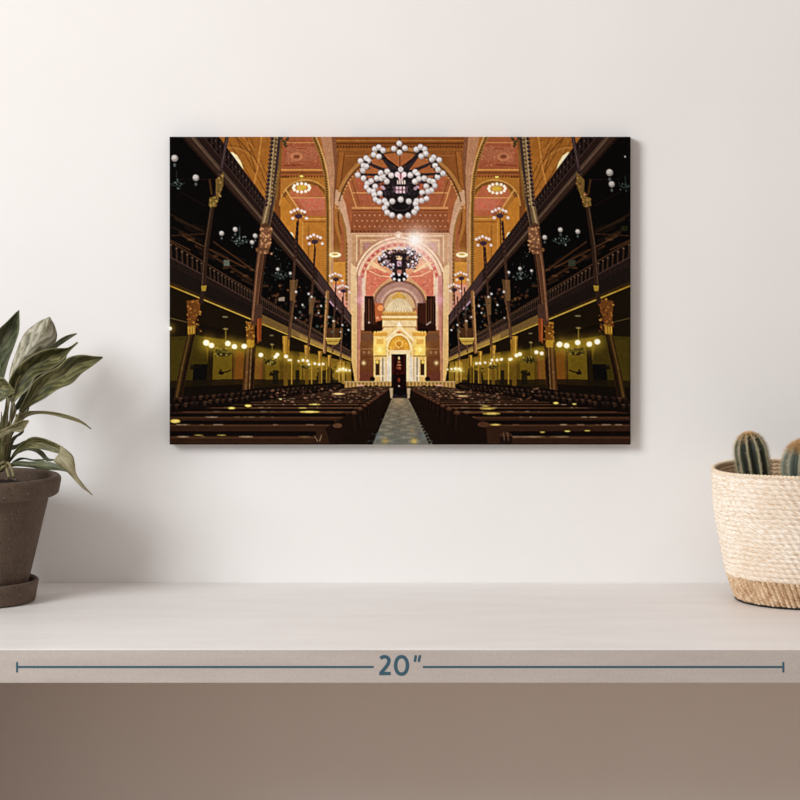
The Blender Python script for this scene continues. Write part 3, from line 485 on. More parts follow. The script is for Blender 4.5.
def blur(A, s):
    r = int(3*s)+1; k = np.exp(-np.arange(-r, r+1)**2/(2*s*s)); k /= k.sum()
    P = np.pad(A, ((r, r), (0, 0), (0, 0)), 'edge'); A = sum(k[i]*P[i:i+A.shape[0]] for i in range(2*r+1))
    P = np.pad(A, ((0, 0), (r, r), (0, 0)), 'edge'); return sum(k[i]*P[:, i:i+A.shape[1]] for i in range(2*r+1))
# ================================================================ the room
import bpy, bmesh
from mathutils import Vector, Matrix
rng = random.Random(11)
C = bpy.context.scene.collection
EYE, CAMD, FPX, HZ = .245, 1.6, 2414.0, 213.0       # eye height over the shelf, distance to the wall, focal length in pixels, horizon row

def lin(c):
    c = np.asarray(c, np.float64)/255.0
    return np.where(c <= .04045, c/12.92, ((c+.055)/1.055)**2.4)
def L(*c): return tuple(float(v) for v in lin(c))+(1.0,)
def at(px, py, y):                                   # the point of the plane at depth y (0 = wall) seen at this spot of the photograph
    d = CAMD+y
    return Vector(((px-400)/FPX*d, y, EYE-(py-HZ)/FPX*d))

def tag(o, label=None, cat=None, group=None, kind=None):
    for k, v in (('label', label), ('category', cat), ('group', group), ('kind', kind)):
        if v: o[k] = v
    return o
def empty(name, loc, *a, **k):
    o = bpy.data.objects.new(name, None); C.objects.link(o); o.location = loc
    o.empty_display_size = .02
    return tag(o, *a, **k)
def link(name, me, m, parent=None, smooth=True):
    if m: me.materials.append(m)
    if smooth: me.polygons.foreach_set('use_smooth', np.ones(len(me.polygons), bool))
    o = bpy.data.objects.new(name, me); C.objects.link(o)
    if parent:
        o.parent = parent; o.matrix_parent_inverse = Matrix.Translation(-parent.location)
    return o
def from_bm(name, bm, m, parent=None, smooth=True):
    bmesh.ops.recalc_face_normals(bm, faces=bm.faces)
    me = bpy.data.meshes.new(name); bm.to_mesh(me); bm.free()
    return link(name, me, m, parent, smooth)
def from_grid(name, V, m, parent=None, wrap=False, uv=None, smooth=True):   # V: rows x columns x 3
    r, c = V.shape[:2]
    i = np.arange(r*c).reshape(r, c)
    j = np.roll(i, -1, 1) if wrap else i[:, 1:]
    a = i if wrap else i[:, :-1]
    F = np.stack([a[:-1], j[:-1], j[1:], a[1:]], -1).reshape(-1, 4)
    me = quads(name, V.reshape(-1, 3), F)
    if uv is not None:
        l = me.uv_layers.new(name='uv'); l.data.foreach_set('uv', uv.reshape(-1, 2)[F.reshape(-1)].astype(np.float32).ravel())
    return link(name, me, m, parent, smooth)
def quads(name, V, F):
    me = bpy.data.meshes.new(name)
    me.vertices.add(len(V)); me.vertices.foreach_set('co', np.ascontiguousarray(V, np.float32).ravel())
    me.loops.add(F.size); me.loops.foreach_set('vertex_index', F.astype(np.int32).ravel())
    me.polygons.add(len(F)); me.polygons.foreach_set('loop_start', np.arange(0, F.size, 4, dtype=np.int32))
    me.update(calc_edges=True)
    return me
def box_bm(bm, x0, x1, y0, y1, z0, z1, bev=0, seg=2):
    g = bmesh.ops.create_cube(bm, size=1)
    for v in g['verts']: v.co = Vector(((x0+x1)/2+v.co.x*(x1-x0), (y0+y1)/2+v.co.y*(y1-y0), (z0+z1)/2+v.co.z*(z1-z0)))
    if bev:
        es = list({e for v in g['verts'] for e in v.link_edges})
        bmesh.ops.bevel(bm, geom=es, offset=bev, segments=seg, profile=.5, affect='EDGES')
    return bm
def lathe(prof, n=96, c=(0, 0)):                     # prof: (radius, z) -> grid
    t = np.linspace(0, 2*np.pi, n, endpoint=False)
    P = np.array(prof)
    return np.stack([c[0]+P[:, :1]*np.cos(t), c[1]+P[:, :1]*np.sin(t), np.repeat(P[:, 1:], n, 1)], -1)
def smooth_prof(pts, n):
    P = np.array(pts, float); d = np.r_[0, np.cumsum(np.hypot(*np.diff(P, axis=0).T))]
    t = np.linspace(0, d[-1], n)
    return np.stack([np.interp(t, d, P[:, i]) for i in range(2)], -1)
def catmull(P, n):                                   # n points along a smooth curve through P
    P = np.array(P, float); Q = np.vstack([2*P[0]-P[1], P, 2*P[-1]-P[-2]])
    d = np.r_[0, np.cumsum(np.linalg.norm(np.diff(P, axis=0), axis=1))]; s = np.linspace(0, d[-1], n); out = []
    for v in s:
        i = min(len(P)-2, max(0, int(np.searchsorted(d, v, 'right'))-1)); t = (v-d[i])/max(1e-9, d[i+1]-d[i])
        a, b, c, e = Q[i:i+4]
        out.append(.5*((2*b)+(c-a)*t+(2*a-5*b+4*c-e)*t*t+(3*b-a-3*c+e)*t**3))
    return np.array(out)
def tube(P, R, n=8):                                 # swept tube -> grid with closed tips
    P = np.array(P, float); R = np.broadcast_to(np.asarray(R, float), (len(P),)); rows = []
    up = np.array([0.0, 1, 0])
    for i in range(len(P)):
        T = P[min(i+1, len(P)-1)]-P[max(i-1, 0)]; T /= np.linalg.norm(T)+1e-12
        a = np.cross(T, up); a /= np.linalg.norm(a)+1e-12; b = np.cross(T, a)
        t = np.linspace(0, 2*np.pi, n, endpoint=False)[:, None]
        rows.append(P[i]+R[i]*(np.cos(t)*a+np.sin(t)*b))
    rows.insert(0, np.repeat(P[:1], n, 0)); rows.append(np.repeat(P[-1:], n, 0))
    return np.array(rows)

# ---------------------------------------------------------------- materials
class N:                                             # a small node-tree helper
    def __init__(s, name):
        s.m = bpy.data.materials.new(name); s.m.use_nodes = True; s.t = s.m.node_tree; s.b = s.t.nodes['Principled BSDF']
    def n(s, kind, **k):
        o = s.t.nodes.new(kind)
        for a, v in k.items():
            if a.startswith('i_'): o.inputs[a[2:].replace('_', ' ')].default_value = v
            else: setattr(o, a, v)
        return o
    def l(s, a, b): s.t.links.new(a, b)
    def noise(s, scale, detail=4, rough=.6, vec=None):
        o = s.n('ShaderNodeTexNoise', i_Scale=scale, i_Detail=detail, i_Roughness=rough)
        if vec: s.l(vec, o.inputs['Vector'])
        return o.outputs['Fac']
    def ramp(s, fac, stops):
        o = s.n('ShaderNodeValToRGB'); e = o.color_ramp.elements
        while len(e) < len(stops): e.new(.5)
        for q, (p, c) in zip(e, stops): q.position = p; q.color = c
        s.l(fac, o.inputs[0]); return o.outputs[0]
    def mix(s, fac, a, b, mode='MIX'):
        o = s.n('ShaderNodeMix', data_type='RGBA', blend_type=mode)
        for k, v in ((0, fac), (6, a), (7, b)):
            if hasattr(v, 'is_linked'): s.l(v, o.inputs[k])
            else: o.inputs[k].default_value = v
        return o.outputs[2]
    def math(s, op, a, b=0.0, c=0.0):
        o = s.n('ShaderNodeMath', operation=op)
        for k, v in enumerate((a, b, c)):
            if hasattr(v, 'is_linked'): s.l(v, o.inputs[k])
            else: o.inputs[k].default_value = v
        return o.outputs[0]
    def coords(s, out='Object', scale=(1, 1, 1), rot=(0, 0, 0)):
        c = s.n('ShaderNodeTexCoord'); mp = s.n('ShaderNodeMapping'); mp.inputs['Scale'].default_value = scale; mp.inputs['Rotation'].default_value = rot
        s.l(c.outputs[out], mp.inputs[0]); return mp.outputs[0]
    def bump(s, h, strength, dist):
        o = s.n('ShaderNodeBump', i_Strength=strength, i_Distance=dist); s.l(h, o.inputs['Height']); s.l(o.outputs[0], s.b.inputs['Normal'])
    def done(s, col, rough=.7, spec=.3):
        if hasattr(col, 'is_linked'): s.l(col, s.b.inputs['Base Color'])
        else: s.b.inputs['Base Color'].default_value = col
        s.b.inputs['Roughness'].default_value = rough; s.b.inputs['Specular IOR Level'].default_value = spec
        return s.m

def mat_wall():
    a = N('wall_paint'); v = a.coords()
    c = a.ramp(a.noise(5, 5, .6, v), [(.3, L(233, 231, 229)), (.7, L(237, 236, 235))])
    h = a.math('ADD', a.math('MULTIPLY', a.noise(9, 4, .5, v), 1.0), a.math('MULTIPLY', a.noise(160, 3, .6, v), .06))
    a.bump(h, .22, .004)
    return a.done(c, .85, .15)
def mat_shelf_top():
    a = N('shelf_laminate'); v = a.coords(scale=(3, 14, 3))
    c = a.ramp(a.noise(4, 5, .6, v), [(.3, L(226, 221, 218)), (.75, L(235, 231, 228))])
    return a.done(c, .42, .35)
def mat_shelf_edge():
    a = N('shelf_edge_band'); v = a.coords(scale=(1, 1, 1))
    c = a.ramp(a.noise(900, 3, .7, v), [(.3, L(180, 172, 166)), (.7, L(199, 192, 186))])
    c = a.mix(.5, c, a.ramp(a.noise(60, 4, .7, a.coords(scale=(.25, 1, 2.4))), [(.3, L(181, 172, 166)), (.7, L(198, 192, 186))]))
    a.bump(a.noise(900, 3, .7, v), .12, .001)
    return a.done(c, .7, .2)
def mat_plain(name, col, rough=.7, spec=.3, var=.0, scale=80):
    a = N(name)
    if var:
        v = a.coords(); d = tuple(x*(1-var) for x in col[:3])+(1,); u = tuple(min(1, x*(1+var)) for x in col[:3])+(1,)
        return a.done(a.ramp(a.noise(scale, 4, .6, v), [(.3, d), (.7, u)]), rough, spec)
    return a.done(col, rough, spec)
def mat_terracotta():
    a = N('aged_clay'); v = a.coords()
    base = a.ramp(a.noise(14, 6, .7, v), [(.28, L(76, 63, 53)), (.5, L(98, 82, 70)), (.75, L(122, 106, 92))])
    sp = a.ramp(a.noise(620, 2, .6, v), [(.62, (0, 0, 0, 1)), (.74, (1, 1, 1, 1))])
    c = a.mix(a.math('MULTIPLY', sp, .42), base, L(158, 144, 130))
    dk = a.ramp(a.noise(380, 2, .6, v), [(.30, (1, 1, 1, 1)), (.40, (0, 0, 0, 1))])
    c = a.mix(a.math('MULTIPLY', dk, .5), c, L(46, 38, 34))
    a.bump(a.noise(420, 4, .65, v), .5, .0012)
    return a.done(c, .88, .2)
def mat_leaf(name, dark, mid, pale, amount, edge):
    a = N(name); tc = a.n('ShaderNodeTexCoord'); sp = a.n('ShaderNodeSeparateXYZ'); a.l(tc.outputs['UV'], sp.inputs[0])
    u, v = sp.outputs[0], sp.outputs[1]                # u along the blade, v from -1 to 1 across it
    av = a.math('ABSOLUTE', v)
    uvw = a.n('ShaderNodeCombineXYZ'); a.l(a.math('MULTIPLY', u, 5.0), uvw.inputs[0]); a.l(a.math('MULTIPLY', v, 1.4), uvw.inputs[1])
    oi = a.n('ShaderNodeObjectInfo'); a.l(a.math('MULTIPLY', oi.outputs['Random'], 50.0), uvw.inputs[2])
    nz = a.noise(1.0, 4, .6, uvw.outputs[0])
    ph = a.math('ADD', a.math('MULTIPLY', u, 30.0), a.math('MULTIPLY', av, -13.0))
    ph = a.math('ADD', ph, a.math('MULTIPLY', nz, 16.0))
    w = a.math('MULTIPLY_ADD', a.math('SINE', ph), .5, .5)   # feathered blotches between the side veins
    blot = a.math('ADD', a.math('MULTIPLY', w, .18), a.math('MULTIPLY', nz, .84))
    c = a.ramp(blot, [(.46-.30*amount, dark), (.58-.22*amount, mid), (.78-.2*amount, pale)])
    rib = a.ramp(av, [(.0, (1, 1, 1, 1)), (.075, (0, 0, 0, 1))]); c = a.mix(a.math('MULTIPLY', rib, .6), c, edge)
    vein = a.ramp(a.math('ABSOLUTE', a.math('SINE', a.math('MULTIPLY', ph, .5))), [(.0, (1, 1, 1, 1)), (.13, (0, 0, 0, 1))]); c = a.mix(a.math('MULTIPLY', vein, .30), c, dark)
    rim = a.ramp(av, [(.90, (0, 0, 0, 1)), (.985, (1, 1, 1, 1))]); c = a.mix(a.math('MULTIPLY', rim, .5), c, edge)
    a.bump(a.math('SINE', ph), .15, .0005)
    m = a.done(c, .5, .4)
    a.b.inputs['Subsurface Weight'].default_value = 0
    return m
def mat_rope(name, base, dark, lightc, fs):
    a = N(name); tc = a.n('ShaderNodeTexCoord'); mp = a.n('ShaderNodeMapping'); mp.inputs['Scale'].default_value = fs; a.l(tc.outputs['UV'], mp.inputs[0])
    f = a.noise(1.0, 3, .6, mp.outputs[0])
    c = a.ramp(f, [(.3, dark), (.5, base), (.72, lightc)])
    p = a.noise(26, 3, .6, a.coords()); c = a.mix(a.math('MULTIPLY', a.ramp(p, [(.45, (0, 0, 0, 1)), (.75, (1, 1, 1, 1))]), .35), c, dark)
    a.bump(f, .35, .0006)
    return a.done(c, .85, .15)
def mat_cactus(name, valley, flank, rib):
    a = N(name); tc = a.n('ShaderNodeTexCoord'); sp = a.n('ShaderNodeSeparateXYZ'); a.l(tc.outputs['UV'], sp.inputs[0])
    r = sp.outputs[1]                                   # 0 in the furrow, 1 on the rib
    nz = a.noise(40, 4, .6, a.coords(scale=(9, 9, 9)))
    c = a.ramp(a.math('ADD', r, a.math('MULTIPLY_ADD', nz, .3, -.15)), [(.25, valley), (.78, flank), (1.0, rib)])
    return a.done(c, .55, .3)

# ---------------------------------------------------------------- the setting
bm = bmesh.new(); box_bm(bm, -1.7, 1.7, 0, .1, -.78, 1.6)
wall = from_bm('wall_back', bm, mat_wall(), smooth=False); tag(wall, 'white painted plaster wall behind the shelf and canvas', 'wall', kind='structure')
bm = bmesh.new(); box_bm(bm, -1.7, 1.7, -3.2, .1, -.88, -.78)
fl = from_bm('floor', bm, mat_plain('floor_oak', L(186, 158, 136), .6, .3, .15, 6), smooth=False); tag(fl, 'warm brown floor below the shelf', 'floor', kind='structure')

# ---------------------------------------------------------------- the shelf
SF, ST = -.2452, .0187                                # front edge, thickness
shelf = empty('wall_shelf', (0, -.12, 0), 'long pale shelf on the white wall, blue measuring line on its beige edge', 'shelf')
bm = bmesh.new(); box_bm(bm, -.62, .62, SF+.0012, 0, -ST, 0, .0004, 1); from_bm('board', bm, mat_shelf_top(), shelf, False)
bm = bmesh.new(); box_bm(bm, -.62, .62, SF, SF+.0012, -ST-.0001, -.0003, .0003, 2)
tag(from_bm('edge_band', bm, mat_shelf_edge(), shelf, False), 'beige grained front edge')
for nm, x in (('added_panel', -.293), ('added_panel', .60)):  # unseen panels added under the shelf; the left one shades the lower wall
    bm = bmesh.new(); box_bm(bm, x-.02, x+.02, SF+.01, 0, -.78, -ST, .001, 1); from_bm(nm, bm, mat_plain('added_panel_paint', L(128, 108, 94), .6, .3, .04, 20), shelf, False)
ink = mat_plain('blue_ink', L(64, 96, 112), .7, .1)
def stroke(pts, w, closed=False, th=.00012):
    P = np.array(pts, float); n = len(P); bm = bmesh.new(); a = []; b = []
    for i in range(n):
        T = (P[(i+1) % n]-P[(i-1) % n]) if closed else (P[min(i+1, n-1)]-P[max(i-1, 0)])
        T /= np.linalg.norm(T); q = np.array([-T[1], T[0]])*w/2
        for s, l in ((1, a), (-1, b)):
            e = P[i]+q*s; l.append([bm.verts.new(at(e[0], e[1], SF-d)) for d in (0, th)])
    for i in range(n if closed else n-1):
        j = (i+1) % n
        for k in ((a[i][1], b[i][1], b[j][1], a[j][1]), (a[i][0], a[i][1], a[j][1], a[j][0]), (b[i][1], b[i][0], b[j][0], b[j][1])): bm.faces.new(k)
    if not closed:
        for i in (0, n-1): bm.faces.new((a[i][0], a[i][1], b[i][1], b[i][0]))
    return bm
def merge(bms):
    out = bmesh.new()
    for b in bms:
        me = bpy.data.meshes.new('t'); b.to_mesh(me); b.free(); out.from_mesh(me); bpy.data.meshes.remove(me)
    return out
from_bm('measuring_line', merge([stroke([(16.3, 667), (373.6, 667)], 2.1), stroke([(17, 662), (17, 672.4)], 1.9, th=.00016)]), ink, shelf, False)
from_bm('measuring_line', merge([stroke([(422.8, 667), (784, 667)], 2.1), stroke([(783.3, 662), (783.3, 672.4)], 1.9, th=.00016)]), ink, shelf, False)
two = [(380.3, 658.4), (382.2, 657.2), (384.6, 656.7), (387.2, 657.4), (388.7, 659.3), (388.8, 661.6), (387.9, 664.1), (386.2, 666.6), (383.8, 669.6), (381.6, 672.2), (380.6, 673.4)]
q = np.linspace(0, 2*np.pi, 40, endpoint=False)
zero = [(401.5+5.9*np.sign(np.cos(t))*abs(np.cos(t))**.9, 665.4+8.7*np.sign(np.sin(t))*abs(np.sin(t))**.96) for t in q]
from_bm('measuring_text', merge([stroke(catmull(two, 30), 3.5), stroke([(379.2, 673.5), (390.6, 673.5)], 3.3, th=.00016), stroke(zero, 3.5, True), stroke([(415.9, 655.2), (414.7, 661.8)], 2.5), stroke([(420.0, 655.2), (418.7, 661.8)], 2.5)]), ink, shelf, False)

# ---------------------------------------------------------------- the canvas print
DEP = .0088
pic = paint_picture()
A = pic.reshape(PH*PS//2, 2, PW*PS//2, 2, 3).mean((1, 3))
rows, cols = A.shape[:2]
TL = at(169.6, 136.8, -DEP); BR = at(630.6, 444.6, -DEP)
canvas = empty('canvas_print', (0, 0, TL.z*.5+BR.z*.5), 'unframed canvas print of an ornate hall with pews and chandeliers, hung on the white wall', 'picture')
xs = np.linspace(TL.x, BR.x, cols); zs = np.linspace(TL.z, BR.z, rows)
Vg = np.zeros((rows+4, cols+4, 3), np.float32); ci = np.clip(np.arange(cols+4)-2, 0, cols-1); ri = np.clip(np.arange(rows+4)-2, 0, rows-1)
Vg[..., 0] = xs[ci][None, :]; Vg[..., 2] = zs[ri][:, None]; Vg[..., 1] = -DEP
Vg[2:3, :, 1] += .0002; Vg[-3:-2, :, 1] += .0002; Vg[:, 2, 1] += .0002; Vg[:, -3, 1] += .0002      # soft folded edge
Vg[1, :, 1] = -DEP+.0012; Vg[-2, :, 1] = -DEP+.0012; Vg[:, 1, 1] = -DEP+.0012; Vg[:, -2, 1] = -DEP+.0012
Vg[0, :, 1] = 0; Vg[-1, :, 1] = 0; Vg[:, 0, 1] = 0; Vg[:, -1, 1] = 0
Ci = A[ri][:, ci]; 
a = N('printed_canvas'); vc = a.n('ShaderNodeVertexColor', layer_name='print'); 
a.bump(a.noise(1500, 2, .5, a.coords()), .04, .0004)
pm = a.done(vc.outputs['Color'], .8, .04)
pf = from_grid('printed_canvas', Vg, pm, canvas)
ca = pf.data.color_attributes.new('print', 'FLOAT_COLOR', 'POINT')
RGBA = np.ones((Ci.shape[0]*Ci.shape[1], 4), np.float32); RGBA[:, :3] = (lin(Ci)*PRINT_GAIN).reshape(-1, 3)
ca.data.foreach_set('color', RGBA.ravel())
bm = bmesh.new(); w = .0012; t = .012
for x0, x1, z0, z1 in ((TL.x+w, BR.x-w, TL.z-w-t, TL.z-w), (TL.x+w, BR.x-w, BR.z+w, BR.z+w+t), (TL.x+w, TL.x+w+t, BR.z+w+t, TL.z-w-t), (BR.x-w-t, BR.x-w, BR.z+w+t, TL.z-w-t)): box_bm(bm, x0, x1, -DEP+.0012, -.0004, z0, z1)
from_bm('stretcher_frame', bm, mat_plain('pine', L(196, 160, 110), .7, .2, .1, 30), canvas, False)

# ---------------------------------------------------------------- the potted plant
PX, PY = -.2668, -.075
clay = mat_terracotta()
saucer = empty('plant_saucer', (PX, PY, 0), 'round brown clay saucer under the plant pot', 'saucer')
S = lathe(smooth_prof([(.0, .0004), (.0345, .0004), (.0362, .0010), (.0380, .0115), (.0383, .0130), (.0377, .0139), (.0359, .0139), (.0352, .0132), (.0332, .0034), (.0, .0034)], 70), 120, (PX, PY))
from_grid('dish', S, clay, saucer, True)
plant = empty('potted_plant', (PX, PY, .0035), 'leafy green plant with long variegated leaves in a dark brown clay pot', 'plant')
prof = smooth_prof([(.0, .0036), (.0288, .0036), (.0302, .0046), (.0448, .0664), (.0458, .0672), (.0488, .0668), (.0508, .0682), (.0524, .0760), (.0522, .0780), (.0510, .0792), (.0484, .0792), (.0474, .0782), (.0462, .0680), (.0440, .0640)], 120)
from_grid('pot', lathe(prof, 140, (PX, PY)), clay, plant, True)
n = 60; t = np.linspace(0, 2*np.pi, n, endpoint=False); R = np.linspace(.0005, .0462, 26)[:, None]
nz = np.random.default_rng(5).normal(0, 1, (26, n))*.0009
Sg = np.stack([PX+R*np.cos(t), PY+R*np.sin(t), .0705+nz*(R/.047 > .02)+.002*np.cos(R/.047*1.4)], -1)
from_grid('soil', Sg, mat_plain('potting_soil', L(44, 38, 33), .95, .1, .4, 300), plant, True)

leafG = mat_leaf('leaf_green', L(52, 52, 27), L(80, 79, 44), L(128, 124, 80), .30, L(150, 144, 106))
leafD = mat_leaf('leaf_dark', L(46, 50, 32), L(70, 75, 50), L(100, 103, 74), .30, L(136, 134, 104))
leafP = mat_leaf('leaf_pale', L(78, 76, 54), L(138, 133, 108), L(190, 183, 166), .45, L(104, 98, 72))
leafB = mat_leaf('leaf_back', L(118, 110, 80), L(136, 128, 96), L(150, 143, 112), .5, L(112, 104, 74))
leafO = mat_leaf('leaf_olive', L(60, 56, 32), L(98, 90, 56), L(136, 126, 86), .40, L(150, 140, 104))
stemM = mat_plain('stem_green', L(120, 112, 78), .6, .3, .25, 120)
BASE = at(1, 466, PY)

def leaf(up, lo, y0, y1, m, fold=.004, bow=.0, stem=None, name='leaf', label=None, n=26, w=9):
    """blade between its two edges as seen in the photograph, from base to tip; y0..y1 the depth from base to tip, bow an arch in depth, fold the trough along its midrib"""
    U = catmull(up, n); D = catmull(lo, n); s = np.linspace(0, 1, n); v = np.linspace(-1, 1, w)
    G = np.zeros((n, w, 3)); UV = np.zeros((n, w, 2))
    wig = np.random.default_rng(len(name)+int(abs(up[0][0])*7+abs(up[-1][1])*3)).normal(0, 1, 4)
    for i in range(n):
        yc = y0+(y1-y0)*s[i]+bow*math.sin(math.pi*s[i])
        wid = np.linalg.norm(U[i]-D[i])/FPX*1.5
        for j in range(w):
            p = U[i]*(1-v[j])/2+D[i]*(1+v[j])/2
            y = yc+fold*(1-abs(v[j])**1.4)*min(1, wid/.008)+.0007*math.sin(9*s[i]+wig[0]+2*v[j])*abs(v[j])
            G[i, j] = at(p[0], p[1], min(-.006, y)); UV[i, j] = (s[i], v[j])
    th = .00035
    du = np.gradient(G, axis=0); dv = np.gradient(G, axis=1); nn = np.cross(du, dv); nn /= np.linalg.norm(nn, axis=2, keepdims=True)+1e-12
    if nn[..., 1].mean() > 0: nn = -nn
    B = G-nn*th
    # front, back and rim in one closed skin: walk across the front and back again
    ring_ = np.concatenate([G, B[:, ::-1]], 1); ruv = np.concatenate([UV, UV[:, ::-1]], 1)
    o = from_grid(name, ring_, m, plant, True, ruv)
    if label: tag(o, label)
    if stem is not None:
        P = [at(*q) for q in stem]+[Vector(G[0, w//2])]
        T = tube(catmull([tuple(p) for p in P], 18), np.linspace(.0013, .0008, 18)); from_grid('leaf_stalk', T, stemM, o, True); k = o.children[0]
        k.parent = o; k.matrix_parent_inverse = o.matrix_parent_inverse.copy() if False else Matrix.Translation(-plant.location)@Matrix.Identity(4)
        k.matrix_parent_inverse = Matrix.Identity(4)
    return o
yb = PY
# tall leaf at the left edge of the photograph
leaf([(-4, 394), (-11, 372), (-13, 352), (-6, 335), (8, 321), (18.6, 310)], [(-3, 395), (3, 380), (8, 362), (14, 346), (18.8, 330), (18.9, 311)], yb, yb-.012, leafD, .006, .0, [(1, 468, yb), (-1, 430, yb)], label='dark upright leaf')
# pale variegated leaf behind
leaf([(8, 388), (10, 370), (16, 352), (24, 334), (38, 322), (49.3, 317)], [(9, 389), (16, 376), (32, 363), (50, 350), (57, 338), (55, 326), (50, 317.4)], yb+.016, yb+.026, leafP, -.005, .006, [(3, 468, yb), (6, 430, yb+.01)], label='pale silvery variegated leaf')
# thin edge-on sliver
leaf([(24, 366), (38, 354), (52, 345), (64, 337), (76.5, 333)], [(25, 369), (40, 358), (55, 349), (66, 341), (76.8, 333.6)], yb+.004, yb+.018, leafD, .001, 0, [(4, 467, yb), (10, 425, yb), (15, 388, yb)])
# broad mid leaf pointing right
leaf([(6, 392), (13, 373), (26, 360), (42, 351), (56, 348.5), (68, 348), (77.5, 342)], [(12, 405), (18, 398), (29, 388), (36, 376), (48, 371), (62, 361), (69.5, 351), (78, 342.6)], yb-.006, yb+.012, leafG, .006, -.003, [(2, 468, yb), (5, 430, yb-.006)])
# long leaf reaching farthest right
leaf([(19, 411), (27, 395), (33, 383), (44, 374), (58, 367), (67, 358.5), (80, 355), (93, 356.4), (102.5, 357)], [(22, 414), (31, 405.5), (44, 398.5), (58, 389), (72, 383), (82, 373), (92, 366), (102.7, 357.6)], yb-.012, yb+.010, leafG, .005, -.003, [(3, 468, yb), (8, 440, yb-.010), (16, 420, yb-.016)], label='longest green leaf, pointing right')
leaf([(14, 408), (24, 392), (34, 378), (48, 368), (60, 360), (66, 355)], [(18, 410), (30, 398), (42, 386), (54, 374), (63, 364), (66.4, 356)], yb+.002, yb+.016, leafD, .003, 0, [(3, 468, yb), (8, 432, yb-.004)])
# lobed leaf cut by the left edge
leaf([(-16, 402), (-14, 388), (-6, 379), (2, 377.5), (8, 383), (14.5, 391)], [(-15, 404), (-8, 406), (0, 402), (7, 397), (11, 394), (15, 392)], yb-.026, yb-.036, leafG, .004, 0, [(0, 468, yb), (-8, 436, yb-.016)])
# narrow arching leaf
leaf([(8, 436), (16, 420), (25, 412), (36, 410.8), (52, 412), (68, 415.5), (82, 421), (91.5, 428.6)], [(11, 437), (19, 424), (28, 416.5), (40, 414), (54, 415.5), (68, 418.8), (81, 423), (91, 429.4)], yb-.006, yb-.018, leafO, .0015, -.004, [(2, 468, yb), (5, 450, yb)])
# broad olive blade crossing in front
leaf([(-12, 440), (0, 431), (12, 425), (22, 421), (28.5, 420.5)], [(-11, 446), (0, 438), (12, 432), (20, 432), (23, 430), (28.8, 421)], yb-.034, yb-.038, leafO, .0025, 0, [(-2, 468, yb-.01), (-9, 452, yb-.026)])
# drooping leaf over the rim: green upper side, then its pale underside folding down
leaf([(8, 462), (14, 452), (22, 444), (31, 437.5), (42, 438), (54, 442.5), (63, 447.5)], [(9, 464), (16, 455), (24, 449), (34, 448), (45, 450), (55, 452.5), (61, 453.5)], yb-.004, yb-.036, leafG, .003, -.004, [(2, 469, yb)], label='drooping leaf, green upper side')
leaf([(60, 445.5), (67, 450), (73, 456), (75, 464), (76.5, 474), (84, 485), (92.6, 494.6)], [(60, 452), (54, 460), (55, 463), (62, 467.5), (70, 475), (80, 486), (92.2, 495.4)], yb-.036, yb-.040, leafB, -.003, -.004, label='pale underside of the drooping leaf')
leaf([(8, 464), (18, 461), (30, 461.5), (45, 461), (56, 464), (66, 470)], [(8, 467), (18, 466.5), (30, 467.5), (44, 470), (58, 470.5), (67, 472)], yb-.022, yb-.048, leafD, -.002, -.004, [(2, 470, yb-.006)])
leaf([(16, 452), (26, 447), (36, 447.5), (43, 452), (48, 458), (54, 459)], [(16, 454), (26, 450.5), (35, 452), (41, 456.5), (46, 460.5), (53, 461)], yb+.004, yb-.020, leafD, .001, 0, [(3, 468, yb)])
leaf([(9, 446), (16, 444.5), (23, 441.5), (28.5, 440)], [(9, 450), (15, 449), (22, 446), (28.8, 440.6)], yb+.012, yb+.022, leafD, .001, 0, [(2, 468, yb)])
leaf([(12, 462), (22, 457.5), (34, 459.5), (44, 459.5)], [(12, 463.5), (22, 459.4), (34, 461), (44, 460.4)], yb-.002, yb-.016, leafD, .0005, 0)
# leaves on the far side of the pot's middle, mostly outside the photograph
for up, lo, d0, d1, m in (([(-12, 420), (-30, 396), (-52, 372), (-80, 356)], [(-9, 422), (-18, 408), (-40, 392), (-80, 357)], yb-.01, yb-.02, leafG),
                          ([(-14, 440), (-40, 424), (-70, 424), (-98, 444)], [(-14, 446), (-40, 440), (-68, 440), (-98, 446)], yb-.01, yb-.03, leafG),
                          ([(-10, 400), (-34, 360), (-44, 334), (-42, 312)], [(-6, 402), (-14, 372), (-26, 340), (-41, 313)], yb+.01, yb+.02, leafP),
                          ([(-14, 455), (-50, 448), (-84, 462), (-104, 488)], [(-14, 460), (-48, 460), (-78, 474), (-103, 489)], yb-.004, yb-.01, leafD)):
    leaf(up, lo, d0, d1, m, .004, 0, [(-2, 468, yb), (-8, 446, yb)])
# slim stalks and unfurled blades crowding up from the soil
for i, (x0, x1, y1, d, wd, c) in enumerate(((3, 14, 402, -.016, 2.0, leafO), (2, 20, 408, -.010, 2.2, leafG), (0, 6, 398, -.022, 2.2, leafG), (4, 24, 404, -.004, 1.8, leafO), (-2, -4, 400, -.014, 2.4, leafO), (1, 10, 418, -.028, 1.8, leafO), (5, 16, 414, .006, 2.6, leafD), (-4, 1, 412, -.030, 1.8, leafG), (3, 28, 398, .002, 1.6, leafD), (0, -10, 410, -.02, 2.2, leafG), (6, 22, 420, .01, 2.4, leafD), (2, 8, 430, -.032, 1.6, leafO))):
    xm = x0+(x1-x0)*.35; ym = 468+(y1-468)*.55
    leaf([(x0-wd*.5, 470), (xm-wd, ym), (x1-wd*.5, y1+12), (x1, y1)], [(x0+wd*.5, 470), (xm+wd, ym), (x1+wd*.6, y1+12), (x1+.4, y1)], yb+d*.35, yb+d, c, .0008, 0, n=14, w=5)
